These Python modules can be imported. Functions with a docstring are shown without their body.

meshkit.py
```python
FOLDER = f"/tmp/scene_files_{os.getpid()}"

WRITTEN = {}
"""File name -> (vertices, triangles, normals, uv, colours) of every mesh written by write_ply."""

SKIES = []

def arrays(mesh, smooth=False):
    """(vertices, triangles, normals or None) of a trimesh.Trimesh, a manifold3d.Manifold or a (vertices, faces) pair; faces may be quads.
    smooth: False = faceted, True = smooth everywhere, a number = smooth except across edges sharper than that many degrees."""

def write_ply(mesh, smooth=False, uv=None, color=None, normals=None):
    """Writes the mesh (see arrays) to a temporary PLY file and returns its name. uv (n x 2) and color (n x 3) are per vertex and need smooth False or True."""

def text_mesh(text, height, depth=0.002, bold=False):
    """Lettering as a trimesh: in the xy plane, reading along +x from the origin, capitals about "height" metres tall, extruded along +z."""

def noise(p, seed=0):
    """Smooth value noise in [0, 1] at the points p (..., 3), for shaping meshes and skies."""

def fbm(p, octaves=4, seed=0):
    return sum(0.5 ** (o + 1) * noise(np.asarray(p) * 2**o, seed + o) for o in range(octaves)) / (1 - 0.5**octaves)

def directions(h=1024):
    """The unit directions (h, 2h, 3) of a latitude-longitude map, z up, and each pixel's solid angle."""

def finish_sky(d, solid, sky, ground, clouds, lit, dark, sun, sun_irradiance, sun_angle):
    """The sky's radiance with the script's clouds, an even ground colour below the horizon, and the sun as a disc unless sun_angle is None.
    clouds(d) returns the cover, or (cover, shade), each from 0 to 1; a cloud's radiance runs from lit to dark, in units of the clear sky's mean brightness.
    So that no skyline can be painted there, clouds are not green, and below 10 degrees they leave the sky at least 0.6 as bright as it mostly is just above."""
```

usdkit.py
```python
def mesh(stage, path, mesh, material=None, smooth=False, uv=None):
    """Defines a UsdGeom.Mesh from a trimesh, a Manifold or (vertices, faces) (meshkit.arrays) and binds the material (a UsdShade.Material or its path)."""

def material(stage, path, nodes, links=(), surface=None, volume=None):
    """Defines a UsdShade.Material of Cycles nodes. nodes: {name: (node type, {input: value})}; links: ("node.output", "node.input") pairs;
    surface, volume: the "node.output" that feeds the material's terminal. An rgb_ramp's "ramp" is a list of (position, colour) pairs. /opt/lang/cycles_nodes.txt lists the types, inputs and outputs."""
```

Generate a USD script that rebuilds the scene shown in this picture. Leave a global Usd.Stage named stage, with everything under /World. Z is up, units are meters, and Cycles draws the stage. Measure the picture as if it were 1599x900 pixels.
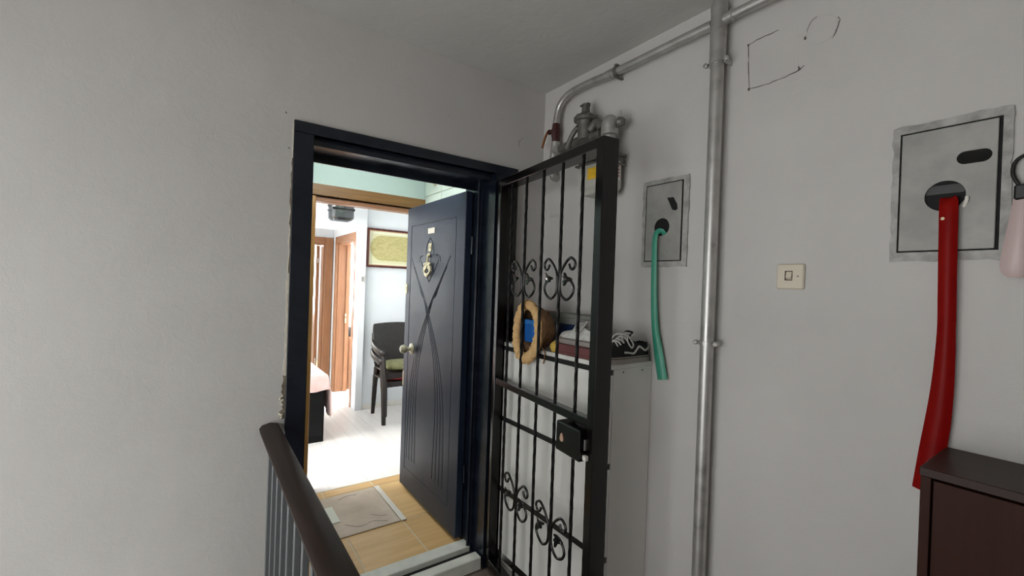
import math, random
import numpy as np
import trimesh
import manifold3d as m3
from shapely.geometry import Polygon
from pxr import Usd, UsdGeom, UsdLux, UsdShade, Gf, Sdf
import usdkit, meshkit

random.seed(7)
rng = np.random.default_rng(7)
stage = Usd.Stage.CreateInMemory()
UsdGeom.SetStageUpAxis(stage, 'Z')
UsdGeom.SetStageMetersPerUnit(stage, 1.0)
UsdGeom.Xform.Define(stage, '/World')
UsdGeom.Scope.Define(stage, '/World/Looks')

# ---------------------------------------------------------------- camera
F_PX, YAW, PITCH, ROLL = 688.9, math.radians(35.44), math.radians(-0.295), math.radians(2.004)
EYE = np.array([-1.6146, -2.0, 1.53])
EXPOSURE = 0.0
fw = np.array([math.sin(YAW) * math.cos(PITCH), math.cos(YAW) * math.cos(PITCH), math.sin(PITCH)])
rt = np.array([math.cos(YAW), -math.sin(YAW), 0.0])
up = np.cross(rt, fw)
rt2 = math.cos(ROLL) * rt + math.sin(ROLL) * up
up2 = -math.sin(ROLL) * rt + math.cos(ROLL) * up
cam = UsdGeom.Camera.Define(stage, '/World/camera')
cam.CreateHorizontalApertureAttr(36.0)
cam.CreateVerticalApertureAttr(36.0 * 900 / 1599)
cam.CreateFocalLengthAttr(36.0 * F_PX / 1599)
cam.CreateClippingRangeAttr(Gf.Vec2f(0.02, 200))
cam.CreateExposureAttr(EXPOSURE)
M = Gf.Matrix4d(1.0)
for i, v in enumerate((rt2, up2, -fw, EYE)):
    M.SetRow(i, Gf.Vec4d(*map(float, v), 1.0 if i == 3 else 0.0))
UsdGeom.Xformable(cam).AddTransformOp().Set(M)


# ---------------------------------------------------------------- light: daylight through the windows
def rect_light(name, pos, rot, w, h, power, color):
    l = UsdLux.RectLight.Define(stage, '/World/' + name)
    l.CreateWidthAttr(w); l.CreateHeightAttr(h); l.CreateIntensityAttr(power); l.CreateColorAttr(Gf.Vec3f(*color))
    x = UsdGeom.Xformable(l); x.AddTranslateOp().Set(Gf.Vec3d(*pos)); x.AddRotateXYZOp().Set(Gf.Vec3f(*rot))


DAY = (1.0, 0.99, 0.97)
rect_light('daylight_stair_window', (-3.34, -1.35, 1.1), (0, -90, 0), 2.1, 2.0, 2.75, (1.0, .985, .96))
rect_light('daylight_hall_window', (-3.426, 2.148, 1.656), (0, -90, 0), 1.365, 1.47, 40.0, DAY)
rect_light('daylight_small_room_window', (2.328, 3.722, 1.603), (0, 90, 0), 1.365, .945, 90.0, (1.0, 0.98, 0.93))
rect_light('daylight_end_room_window', (-0.602, 6.757, 1.603), (-90, 0, 0), 1.26, 1.365, 26.0, (1.0, 0.97, 0.92))
disk = UsdLux.DiskLight.Define(stage, '/World/entry_ceiling_light')
disk.CreateRadiusAttr(.14); disk.CreateIntensityAttr(60.0); disk.CreateColorAttr(Gf.Vec3f(.95, .98, 1.0))
UsdGeom.Xformable(disk).AddTranslateOp().Set(Gf.Vec3d(-.822, .478, 2.575))
dome = UsdLux.DomeLight.Define(stage, '/World/sky')
dome.CreateIntensityAttr(0.7); dome.CreateColorAttr(Gf.Vec3f(0.98, 0.99, 1.0))


# ---------------------------------------------------------------- helpers
def lin(r, g, b):
    return tuple(((c / 255) / 12.92 if c / 255 < .04045 else ((c / 255 + .055) / 1.055) ** 2.4) for c in (r, g, b))


def simple(name, rgb, rough=.5, metal=0., spec=.5, **kw):
    return usdkit.material(stage, '/World/Looks/' + name, {'p': ('principled_bsdf', dict(base_color=lin(*rgb), roughness=rough, metallic=metal, specular_ior_level=spec, **kw))}, [], surface='p.BSDF')


def noisy(name, c1, c2, scale=8, rough=.6, bump=0., bscale=60, bdist=.002, metal=0., stretch=(1, 1, 1), detail=4, lo=.35, hi=.65, rough2=None, spec=.5, **kw):
    nodes = {'g': ('geometry', {}), 'm': ('mapping', {'scale': stretch}), 'n': ('noise_texture', {'scale': scale, 'detail': detail, 'roughness': .6}),
             'r': ('rgb_ramp', {'ramp': [(lo, lin(*c1)), (hi, lin(*c2))]}), 'p': ('principled_bsdf', dict(roughness=rough, metallic=metal, specular_ior_level=spec, **kw))}
    links = [('g.position', 'm.vector'), ('m.vector', 'n.vector'), ('n.fac', 'r.fac'), ('r.color', 'p.base_color')]
    if rough2 is not None:
        nodes['mr'] = ('map_range', {'from_min': .3, 'from_max': .7, 'to_min': rough, 'to_max': rough2})
        links += [('n.fac', 'mr.value'), ('mr.result', 'p.roughness')]
    if bump:
        nodes['n2'] = ('noise_texture', {'scale': bscale, 'detail': 3})
        nodes['b'] = ('bump', {'strength': bump, 'distance': bdist})
        links += [('m.vector', 'n2.vector'), ('n2.fac', 'b.height'), ('b.normal', 'p.normal')]
    return usdkit.material(stage, '/World/Looks/' + name, nodes, links, surface='p.BSDF')


def plaster(name, c1, c2, fine=.28, lump=.10):
    nodes = {'g': ('geometry', {}), 'n': ('noise_texture', {'scale': 1.6, 'detail': 5, 'roughness': .6}), 'r': ('rgb_ramp', {'ramp': [(.35, lin(*c1)), (.65, lin(*c2))]}),
             'f': ('noise_texture', {'scale': 170, 'detail': 2}), 'l': ('noise_texture', {'scale': 13, 'detail': 3, 'roughness': .55, 'distortion': .6}),
             'fb': ('bump', {'strength': fine, 'distance': .0012}), 'lb': ('bump', {'strength': lump, 'distance': .012}),
             'p': ('principled_bsdf', {'roughness': .75, 'specular_ior_level': .25})}
    links = [('g.position', 'n.vector'), ('g.position', 'f.vector'), ('g.position', 'l.vector'), ('n.fac', 'r.fac'), ('r.color', 'p.base_color'),
             ('l.fac', 'lb.height'), ('lb.normal', 'fb.normal'), ('f.fac', 'fb.height'), ('fb.normal', 'p.normal')]
    return usdkit.material(stage, '/World/Looks/' + name, nodes, links, surface='p.BSDF')


def wood(name, c1, c2, axis=2, scale=9, rough=.35, ring=14, spec=.5):
    st = [1, 1, 1]; st[axis] = .06
    nodes = {'g': ('geometry', {}), 'm': ('mapping', {'scale': tuple(s * ring for s in st)}), 'n': ('noise_texture', {'scale': scale / 3, 'detail': 5, 'roughness': .65, 'distortion': .4}),
             'r': ('rgb_ramp', {'ramp': [(.32, lin(*c1)), (.68, lin(*c2))]}), 'b': ('bump', {'strength': .12, 'distance': .0008}), 'p': ('principled_bsdf', {'roughness': rough, 'specular_ior_level': spec})}
    links = [('g.position', 'm.vector'), ('m.vector', 'n.vector'), ('n.fac', 'r.fac'), ('r.color', 'p.base_color'), ('n.fac', 'b.height'), ('b.normal', 'p.normal')]
    return usdkit.material(stage, '/World/Looks/' + name, nodes, links, surface='p.BSDF')


USED = {}


def numbered(parent, name):
    k = (parent, name)
    n = USED.get(k, -1) + 1
    USED[k] = n
    return name if n == 0 else '%s_%03d' % (name, n)


def setdata(prim, **kw):
    for k, v in kw.items():
        if v:
            prim.SetCustomDataByKey(k, v)


def as_tm(m):
    if isinstance(m, trimesh.Trimesh):
        return m
    if isinstance(m, list):
        return trimesh.util.concatenate([as_tm(x) for x in m])
    v, f, _ = meshkit.arrays(m)
    return trimesh.Trimesh(v, f, process=False)


class Thing:
    """An Xform at the thing's base; parts are given in world coordinates."""
    def __init__(self, name, label, cat, loc=(0, 0, 0), group=None, kind=None):
        self.loc = np.array(loc, float)
        self.path = '/World/' + numbered('/World', name)
        x = UsdGeom.Xform.Define(stage, self.path)
        x.AddTranslateOp().Set(Gf.Vec3d(*map(float, loc)))
        self.prim = x.GetPrim()
        setdata(self.prim, label=label, category=cat, group=group, kind=kind)

    def part(self, name, mesh, mat, label=None, under=None, smooth=False, kind=None, world=True):
        m = as_tm(mesh).copy()
        if world:
            m.apply_translation(-self.loc)
        base = under or self.path
        path = base + '/' + numbered(base, name)
        p = usdkit.mesh(stage, path, m, mat, smooth=smooth)
        setdata(p.GetPrim(), label=label, kind=kind)
        return path


def single(name, mesh, mat, label, cat, group=None, kind=None, smooth=False):
    m = as_tm(mesh)
    path = '/World/' + numbered('/World', name)
    p = usdkit.mesh(stage, path, m, mat, smooth=smooth)
    setdata(p.GetPrim(), label=label, category=cat, group=group, kind=kind)
    return path


def struct_part(parent, name, mesh, mat, label=None, smooth=False, kind=None):
    path = parent + '/' + numbered(parent, name)
    p = usdkit.mesh(stage, path, as_tm(mesh), mat, smooth=smooth)
    setdata(p.GetPrim(), label=label, kind=kind)
    return path


def copy_of(thing, name, label, loc, group=None, rotz=None):
    path = '/World/' + numbered('/World', name)
    x = UsdGeom.Xform.Define(stage, path)
    x.GetPrim().GetReferences().AddInternalReference(thing.path)
    x.GetPrim().SetInstanceable(True)
    UsdGeom.XformCommonAPI(x).SetTranslate(Gf.Vec3d(*loc))
    setdata(x.GetPrim(), label=label, category=thing.prim.GetCustomDataByKey('category'), group=group)


def box(x0, x1, y0, y1, z0, z1, b=0.0):
    x0, x1, y0, y1, z0, z1 = min(x0, x1), max(x0, x1), min(y0, y1), max(y0, y1), min(z0, z1), max(z0, z1)
    b = min(b, (x1 - x0) * .45, (y1 - y0) * .45, (z1 - z0) * .45)
    if b <= 0:
        m = trimesh.creation.box([x1 - x0, y1 - y0, z1 - z0]); m.apply_translation([(x0 + x1) / 2, (y0 + y1) / 2, (z0 + z1) / 2]); return m
    pts = []
    for X, sx in ((x0, 1), (x1, -1)):
        for Y, sy in ((y0, 1), (y1, -1)):
            for Z, sz in ((z0, 1), (z1, -1)):
                pts += [(X, Y + sy * b, Z + sz * b), (X + sx * b, Y, Z + sz * b), (X + sx * b, Y + sy * b, Z)]
    return trimesh.convex.convex_hull(np.array(pts))


def frame_axes(p):
    t = np.gradient(p, axis=0); t /= np.linalg.norm(t, axis=1, keepdims=True) + 1e-12
    a = np.zeros_like(p)
    ref = np.array([0, 0, 1.0]) if abs(t[0, 2]) < .9 else np.array([1.0, 0, 0])
    a[0] = np.cross(t[0], ref); a[0] /= np.linalg.norm(a[0])
    for i in range(1, len(p)):
        v = a[i - 1] - t[i] * (a[i - 1] @ t[i]); a[i] = v / (np.linalg.norm(v) + 1e-12)
    return t, a, np.cross(t, a)


def tube(pts, r, sides=10, rb=None, spin=0.0, twist=0.0, phase=0.0):
    """A capped tube along pts; r (and rb across) may vary along it."""
    p = np.array(pts, float)
    t, a, b = frame_axes(p)
    n = len(p); r = np.broadcast_to(np.asarray(r, float), (n,)); rb = r if rb is None else np.broadcast_to(np.asarray(rb, float), (n,))
    ang = np.arange(sides) * 2 * np.pi / sides + phase
    V = []
    for i in range(n):
        c, s = math.cos(spin + twist * i), math.sin(spin + twist * i)
        A, B = a[i] * c + b[i] * s, -a[i] * s + b[i] * c
        V.append(p[i] + r[i] * np.cos(ang)[:, None] * A + rb[i] * np.sin(ang)[:, None] * B)
    V = np.vstack(V + [p[:1], p[-1:]])
    Fc = []
    for i in range(n - 1):
        for j in range(sides):
            k = (j + 1) % sides
            q = [i * sides + j, i * sides + k, (i + 1) * sides + k, (i + 1) * sides + j]
            Fc += [[q[0], q[1], q[2]], [q[0], q[2], q[3]]]
    for j in range(sides):
        k = (j + 1) % sides
        Fc += [[n * sides, k, j], [n * sides + 1, (n - 1) * sides + j, (n - 1) * sides + k]]
    m = trimesh.Trimesh(V, Fc, process=False)
    if m.volume < 0:
        m.invert()
    return m


def spline(pts, n=6):
    p = np.array(pts, float)
    q = np.vstack([2 * p[0] - p[1], p, 2 * p[-1] - p[-2]])
    out = []
    for i in range(len(p) - 1):
        for t in np.linspace(0, 1, n, endpoint=False):
            a, b, c, d = q[i:i + 4]
            out.append(.5 * ((2 * b) + (-a + c) * t + (2 * a - 5 * b + 4 * c - d) * t * t + (-a + 3 * b - 3 * c + d) * t ** 3))
    return np.array(out + [p[-1]])


def lathe(profile, center, axis='z', sides=24):
    """profile: (radius, height) pairs from low to high; closed at both ends."""
    pr = np.array(profile, float)
    if pr[0, 0] > 1e-6: pr = np.vstack([[0, pr[0, 1]], pr])
    if pr[-1, 0] > 1e-6: pr = np.vstack([pr, [0, pr[-1, 1]]])
    m = trimesh.creation.revolve(pr, sections=sides)
    if m.volume < 0: m.invert()
    R = {'z': np.eye(4), 'x': trimesh.transformations.rotation_matrix(np.pi / 2, [0, 1, 0]), '-x': trimesh.transformations.rotation_matrix(-np.pi / 2, [0, 1, 0]),
         'y': trimesh.transformations.rotation_matrix(-np.pi / 2, [1, 0, 0]), '-y': trimesh.transformations.rotation_matrix(np.pi / 2, [1, 0, 0])}[axis]
    m.apply_transform(R); m.apply_translation(center)
    return m


def man(m):
    m = as_tm(m)
    m = trimesh.Trimesh(m.vertices, m.faces, process=True); m.merge_vertices()
    return m3.Manifold(m3.Mesh(np.asarray(m.vertices, np.float32), np.asarray(m.faces, np.uint32)))


def prism(poly, d0, d1, plane):
    """Extrudes a 2-D outline: plane 'yz' along x, 'xz' along y, 'xy' along z."""
    g = poly if isinstance(poly, Polygon) else Polygon(poly)
    m = trimesh.creation.extrude_polygon(g, abs(d1 - d0), engine='earcut')
    v = np.array(m.vertices); lo = min(d0, d1)
    if plane == 'yz': v = np.column_stack([v[:, 2] + lo, v[:, 0], v[:, 1]])
    elif plane == 'xz': v = np.column_stack([v[:, 0], v[:, 2] + lo, v[:, 1]])
    else: v = v + [0, 0, lo]
    m = trimesh.Trimesh(v, m.faces, process=False)
    if m.volume < 0: m.invert()
    return m


def grid_solid(P, thick):
    """P: (n, m, 3) points of a sheet; gives it thickness along its normals."""
    n, m = P.shape[:2]
    du = np.gradient(P, axis=0); dv = np.gradient(P, axis=1)
    N = np.cross(du, dv); N /= np.linalg.norm(N, axis=2, keepdims=True) + 1e-12
    Q = P - N * thick
    V = np.vstack([P.reshape(-1, 3), Q.reshape(-1, 3)]); o = n * m; Fc = []
    for i in range(n - 1):
        for j in range(m - 1):
            a, b, c, d = i * m + j, (i + 1) * m + j, (i + 1) * m + j + 1, i * m + j + 1
            Fc += [[a, b, c], [a, c, d], [o + a, o + c, o + b], [o + a, o + d, o + c]]
    rim = [i * m for i in range(n)] + [(n - 1) * m + j for j in range(1, m)] + [i * m + m - 1 for i in range(n - 2, -1, -1)] + [j for j in range(m - 2, 0, -1)]
    for a, b in zip(rim, rim[1:] + rim[:1]):
        Fc += [[a, o + a, o + b], [a, o + b, b]]
    return trimesh.Trimesh(V, Fc, process=False)


# ---------------------------------------------------------------- materials
WALL = plaster('wall_paint', (192, 189, 186), (199, 196, 193))
CEIL = plaster('ceiling_paint', (186, 184, 180), (194, 192, 188), .15, .2)
INWALL = plaster('inside_wall_paint', (222, 225, 228), (228, 231, 234), .1, .05)
MINT = plaster('mint_wall_paint', (186, 206, 198), (192, 212, 204), .1, .05)
CUPW = simple('pale_cupboard_paint', (214, 226, 214), .4)
NAVY = noisy('navy_steel_paint', (15, 21, 32), (19, 26, 38), 5, .2, .04, 90, .0003, rough2=.28, spec=.55)
NAVYL = noisy('navy_door_leaf', (29, 38, 54), (36, 44, 60), 4, .36, .05, 120, .0004, rough2=.48, spec=.3)
DARK = simple('dark_gap', (8, 8, 9), .8)
BLACK = simple('black_iron_paint', (8, 6, 6), .2, spec=.45)
BARB = simple('black_bar_paint', (9, 8, 8), .5, spec=.2)
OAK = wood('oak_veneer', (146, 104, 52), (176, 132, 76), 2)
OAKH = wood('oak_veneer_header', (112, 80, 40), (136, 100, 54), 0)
OAKR = wood('reddish_oak_veneer', (136, 92, 62), (158, 112, 80), 2)
OAKRH = wood('reddish_oak_header', (136, 92, 62), (158, 112, 80), 0)
RAILW = wood('dark_handrail_wood', (30, 20, 16), (48, 34, 28), 1, 8, .45, spec=.2)
STEEL = noisy('silver_pipe_paint', (176, 174, 171), (194, 192, 189), 12, .3, .08, 80, .0006, metal=.72, rough2=.48)
OLDST = noisy('aged_grey_metal', (92, 90, 86), (124, 121, 116), 18, .45, .15, 90, .001, metal=.55, rough2=.6)
BALU = simple('grey_baluster_paint', (118, 121, 124), .35, .4)
BOXGREY = noisy('grey_box_paint', (142, 141, 137), (166, 164, 160), 7, .5, .2, 40, .0015, metal=.15, rough2=.6)
BOXRIM = noisy('rough_grey_rim_paint', (140, 138, 134), (176, 174, 171), 22, .6, .6, 45, .003)
WHITEL = noisy('white_laminate', (216, 214, 210), (222, 220, 216), 3, .3, .0)
WHITEP = simple('white_plastic', (226, 222, 214), .35)
BLKPL = simple('black_plastic', (18, 18, 18), .4)
BRCAB = wood('dark_brown_laminate', (48, 26, 19), (56, 31, 23), 2, 6, .5, spec=.12)
BRCABT = wood('dark_brown_laminate_top', (46, 30, 26), (56, 37, 32), 1, 6, .42, spec=.2)
GREENP = simple('green_plastic', (52, 150, 124), .35, subsurface_weight=.08, subsurface_scale=.01)
REDP = noisy('red_plastic', (120, 10, 8), (134, 15, 10), 9, .38, spec=.08)
PINKP = simple('pale_pink_plastic', (196, 174, 172), .4)
CREAM = simple('cream_switch_plastic', (206, 196, 178), .35)
BRASS = simple('aged_brass', (196, 184, 148), .4, .25)
IVORY = simple('ivory_knob', (196, 188, 160), .25)
MARBLE = noisy('pale_marble', (198, 200, 190), (216, 216, 206), 9, .35, .03, 40, .0005)
GRANITE = noisy('brown_landing_terrazzo', (96, 82, 74), (118, 104, 96), 60, .45)
TILES = [wood('wood_look_tile_%d' % i, (a, b, c), (a + 18, b + 18, c + 16), 0, 10, .3, 10) for i, (a, b, c) in enumerate([(200, 162, 108), (206, 168, 114), (194, 156, 104)])]
GROUT = simple('pale_grout', (214, 198, 166), .8)
LAMIN = wood('white_laminate_floor', (214, 208, 204), (228, 223, 219), 1, 5, .35, 6)
GLASSP = usdkit.material(stage, '/World/Looks/window_glass', {'t': ('transparent_bsdf', {'color': (.97, .98, .98)}), 'g': ('glossy_bsdf', {'color': (1, 1, 1), 'roughness': .02}), 'm': ('mix_closure', {'fac': .05})},
                         [('t.BSDF', 'm.closure1'), ('g.BSDF', 'm.closure2')], surface='m.closure')
SMOKE = usdkit.material(stage, '/World/Looks/smoked_glass', {'t': ('transparent_bsdf', {'color': (.5, .5, .51)}), 'g': ('glossy_bsdf', {'color': (1, 1, 1), 'roughness': .05}), 'm': ('mix_closure', {'fac': .1})},
                        [('t.BSDF', 'm.closure1'), ('g.BSDF', 'm.closure2')], surface='m.closure')
RUST = noisy('dark_red_valve_paint', (58, 24, 21), (72, 32, 27), 30, .5)
ORANGE = simple('orange_lever_plastic', (140, 84, 44), .45)
YELLOW = noisy('yellow_sticker', (214, 166, 30), (232, 188, 52), 30, .5)
TAN = noisy('tan_bag_fabric', (196, 156, 104), (214, 176, 124), 40, .85, .5, 160, .0015)
TANDK = noisy('brown_bag_fabric', (120, 88, 60), (142, 106, 74), 40, .85, .5, 160, .0015)
BLUE = simple('blue_card', (30, 104, 190), .5)
NAVYB = simple('dark_blue_card', (22, 46, 92), .5)
GREYC = simple('grey_card', (120, 120, 116), .7)
MAROON = simple('maroon_card', (104, 58, 58), .6)
WOODC = simple('brown_card', (120, 82, 60), .7)
YCLOTH = noisy('yellow_cloth', (206, 170, 72), (224, 190, 94), 30, .8)
SHOEW = noisy('grey_white_knit', (182, 180, 176), (206, 204, 200), 60, .8, .3, 300, .001)
SHOEB = noisy('black_canvas', (16, 16, 17), (26, 26, 27), 60, .8, .3, 300, .001)
RUBBER = simple('grey_rubber', (150, 142, 136), .6)
LACE = simple('white_lace', (196, 194, 190), .8)
RUG = noisy('grey_brown_doormat', (184, 168, 150), (212, 197, 180), 5, .9, .3, 200, .001, lo=.3, hi=.7)
FRINGE = simple('white_fringe', (222, 216, 206), .85)
PAPER = simple('white_sheet', (224, 226, 212), .6)
CLOTH = noisy('pink_tablecloth', (226, 190, 186), (236, 204, 200), 12, .85, .2, 220, .001)
BLKF = simple('black_furniture', (9, 9, 11), .5, spec=.2)
PLAST = usdkit.material(stage, '/World/Looks/brown_rattan_plastic', {'g': ('geometry', {}), 'm': ('mapping', {'scale': (1, 1, 1)}), 'b': ('brick_texture', {'scale': 22, 'color1': (1, 1, 1), 'color2': (.85, .85, .85), 'mortar': (0, 0, 0), 'mortar_size': .06, 'mortar_smooth': .5, 'row_height': .35}),
                                                           'cx': ('combine_xyz', {}), 'sx': ('separate_xyz', {}), 'bp': ('bump', {'strength': .9, 'distance': .004}), 'p': ('principled_bsdf', {'base_color': lin(36, 30, 27), 'roughness': .3})},
                         [('g.position', 'sx.vector'), ('sx.x', 'cx.x'), ('sx.z', 'cx.y'), ('cx.vector', 'b.vector'), ('b.color', 'bp.height'), ('bp.normal', 'p.normal')], surface='p.BSDF')
PLASTS = simple('brown_plastic', (30, 25, 23), .42, spec=.3)
GREENC = noisy('green_cushion', (118, 116, 80), (138, 136, 100), 25, .9)
REDC = simple('red_cushion', (190, 36, 44), .85)
FRMB = simple('dark_mahogany_frame', (70, 30, 24), .35)
GILT = simple('gilt_inner_edge', (200, 150, 110), .4)
MAT = simple('pale_mount', (226, 228, 202), .7)
PRINT = usdkit.material(stage, '/World/Looks/calligraphy_print', {'g': ('geometry', {}), 'm': ('mapping', {'scale': (9, 1, 26)}), 'n': ('noise_texture', {'scale': 3, 'detail': 4, 'roughness': .7, 'distortion': 1.2}),
                                                            'r': ('rgb_ramp', {'ramp': [(.36, lin(158, 148, 92)), (.52, lin(188, 178, 122)), (.7, lin(196, 188, 136))]}), 'p': ('principled_bsdf', {'roughness': .5})},
                         [('g.position', 'm.vector'), ('m.vector', 'n.vector'), ('n.fac', 'r.fac'), ('r.color', 'p.base_color')], surface='p.BSDF')
PRINTF = simple('print_field', (214, 212, 172), .6)
CHIP = noisy('chipped_old_plaster', (206, 198, 178), (224, 218, 202), 40, .9, .8, 60, .004)
RUBBLE = noisy('exposed_rubble', (96, 84, 72), (146, 134, 118), 45, .95, .7, 50, .004, lo=.3, hi=.7)
CRACK = simple('dark_crack', (96, 90, 86), .95)

# ---------------------------------------------------------------- setting: landing
LZ, FZ, CZ = 0.0, 0.06, 2.65       # landing floor, flat floor, ceiling
ST = dict(kind='structure')
single('floor', box(-1.44, 0.0, -4.0, 0.0, -.15, LZ), GRANITE, 'dark brown terrazzo landing floor outside the navy door', 'floor', **ST)
steps = Thing('stair', 'unseen stair flight dropping away left of the handrail made pale to bounce light', 'stairs', (-2.4, -2.0, -1.45), **ST)  # unseen flight, its pale colour chosen to bounce light up to the ceiling
for k in range(8):
    steps.part('step', box(-3.2, -1.44, -3.7 + k * .28, -3.4 + k * .28, -1.45, LZ - .178 * (k + 1), .004), MARBLE)
steps.part('lower_landing', box(-3.2, -1.44, -1.46, 0, -1.6, -1.42), MARBLE)
single('ceiling', box(-4.2, .2, -4.2, .2, CZ, CZ + .15), CEIL, 'grey white plaster ceiling over the landing', 'ceiling', **ST)
# the wall with the door: jamb side left, over the door, corner side
W0, W1 = 0.0, .289
wall_door = single('wall_back', as_tm(man(box(-4.2, .2, W0, W1, -1.6, CZ)) - man(box(-1.312, -.19, -1, 1, LZ, 2.17)) - man(box(-1.312, -.19, .001, 1, -.3, LZ + .01))), WALL,
                   'white plaster wall around the navy door frame', 'wall', **ST)
wall_right = single('wall_right', box(0, .2, -4.2, 0, -.2, CZ), WALL, 'white plaster wall carrying the pipe and the meter boxes', 'wall', **ST)
single('wall_front', box(-4.2, .2, -4.2, -4.0, -1.6, CZ), WALL, 'white plaster wall opposite the navy door', 'wall', **ST)
single('wall_left', as_tm(man(box(-3.4, -3.2, -4.0, 0, -1.6, CZ)) - man(box(-5, -2, -2.35, -.35, .05, 2.15))), WALL, 'white plaster wall with the stairwell window', 'wall', **ST)


def window(name, label, axis, c, lo, hi, z0, z1, d):
    t = Thing(name, label, 'window', (c, (lo + hi) / 2, z0) if axis == 'x' else ((lo + hi) / 2, c, z0), kind='structure')
    B = (lambda a0, a1, b0, b1, dd: box(c - dd, c + dd, a0, a1, b0, b1, .004)) if axis == 'x' else (lambda a0, a1, b0, b1, dd: box(a0, a1, c - dd, c + dd, b0, b1, .004))
    for a in ((lo, lo + .05, z0, z1), (hi - .05, hi, z0, z1), (lo + .05, hi - .05, z0, z0 + .05), (lo + .05, hi - .05, z1 - .05, z1), ((lo + hi) / 2 - .03, (lo + hi) / 2 + .03, z0 + .05, z1 - .05)):
        t.part('frame_bar', B(*a, .03), WHITEP)
    t.part('pane', B(lo + .05, (lo + hi) / 2 - .03, z0 + .05, z1 - .05, .003), GLASSP)
    t.part('pane', B((lo + hi) / 2 + .03, hi - .05, z0 + .05, z1 - .05, .003), GLASSP)


window('window_1', 'white framed stairwell window left of the stairs', 'x', -3.28, -2.35, -.35, .05, 2.15, .03)

# plaster patch outlines and cracks on the right wall, scuffs on the door wall
def crack(parent, pts, w, wall, name='plaster_crack', mat=CRACK):
    p = np.array(pts, float); q = spline(p, 5) if len(p) > 2 else np.linspace(p[0], p[1], 8)
    q = q + rng.normal(0, .0012, q.shape); n = len(q); W = .42 * w * (.35 + .65 * np.abs(np.sin(np.linspace(.4, 2.7, n)))) * (1 + .3 * rng.normal(size=n))
    P3 = np.column_stack([np.full(n, -.0006), q]) if wall == 'x' else np.column_stack([q[:, 0], np.full(n, -.0006), q[:, 1]])
    struct_part(parent, name, tube(P3, np.abs(W) + .0004, 6, rb=None), mat)


for pts, w in (([(-1.166, 2.439), (-1.169, 2.37), (-1.173, 2.275)], .0030), ([(-1.173, 2.275), (-1.26, 2.272), (-1.337, 2.282), (-1.352, 2.293)], .0022), ([(-1.166, 2.439), (-1.215, 2.446), (-1.267, 2.448)], .0022),
               ([(-1.354, 2.388), (-1.352, 2.378)], .007), ([(-1.1655, 2.442), (-1.167, 2.434)], .007), ([(-1.1725, 2.279), (-1.1735, 2.272)], .008), ([(-1.338, 2.282), (-1.339, 2.289)], .006), ([(-1.354, 2.388), (-1.366, 2.428), (-1.385, 2.44)], .0010), ([(-1.446, 2.41), (-1.447, 2.39), (-1.44, 2.365), (-1.432, 2.35)], .0026), ([(-1.337, 2.282), (-1.337, 2.296)], .003)):
    crack(wall_right, pts, w, 'x')
struct_part(wall_right, 'plaster_patch', prism([(-1.171, 2.278), (-1.335, 2.286), (-1.33, 2.446), (-1.17, 2.437)], -.0003, .001, 'yz'), WALL)
struct_part(wall_right, 'plaster_patch', lathe([(.044, 0), (.044, .001), (.042, .0014)], (0, -1.4, 2.39), '-x', 28), WALL)
crack(wall_door, [(-.168, 2.35), (-.178, 2.33), (-.178, 2.30)], .0016, 'y')
crack(wall_door, [(-.16, 2.365), (-.15, 2.35)], .0008, 'y')
for (x, z, s) in ((-1.345, 2.20, .004), (-1.33, 2.06, .003), (-.30, 2.43, .003), (-.62, 2.37, .0025)):
    crack(wall_door, [(x, z), (x + s, z - s)], s * .6, 'y', 'dent')
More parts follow.
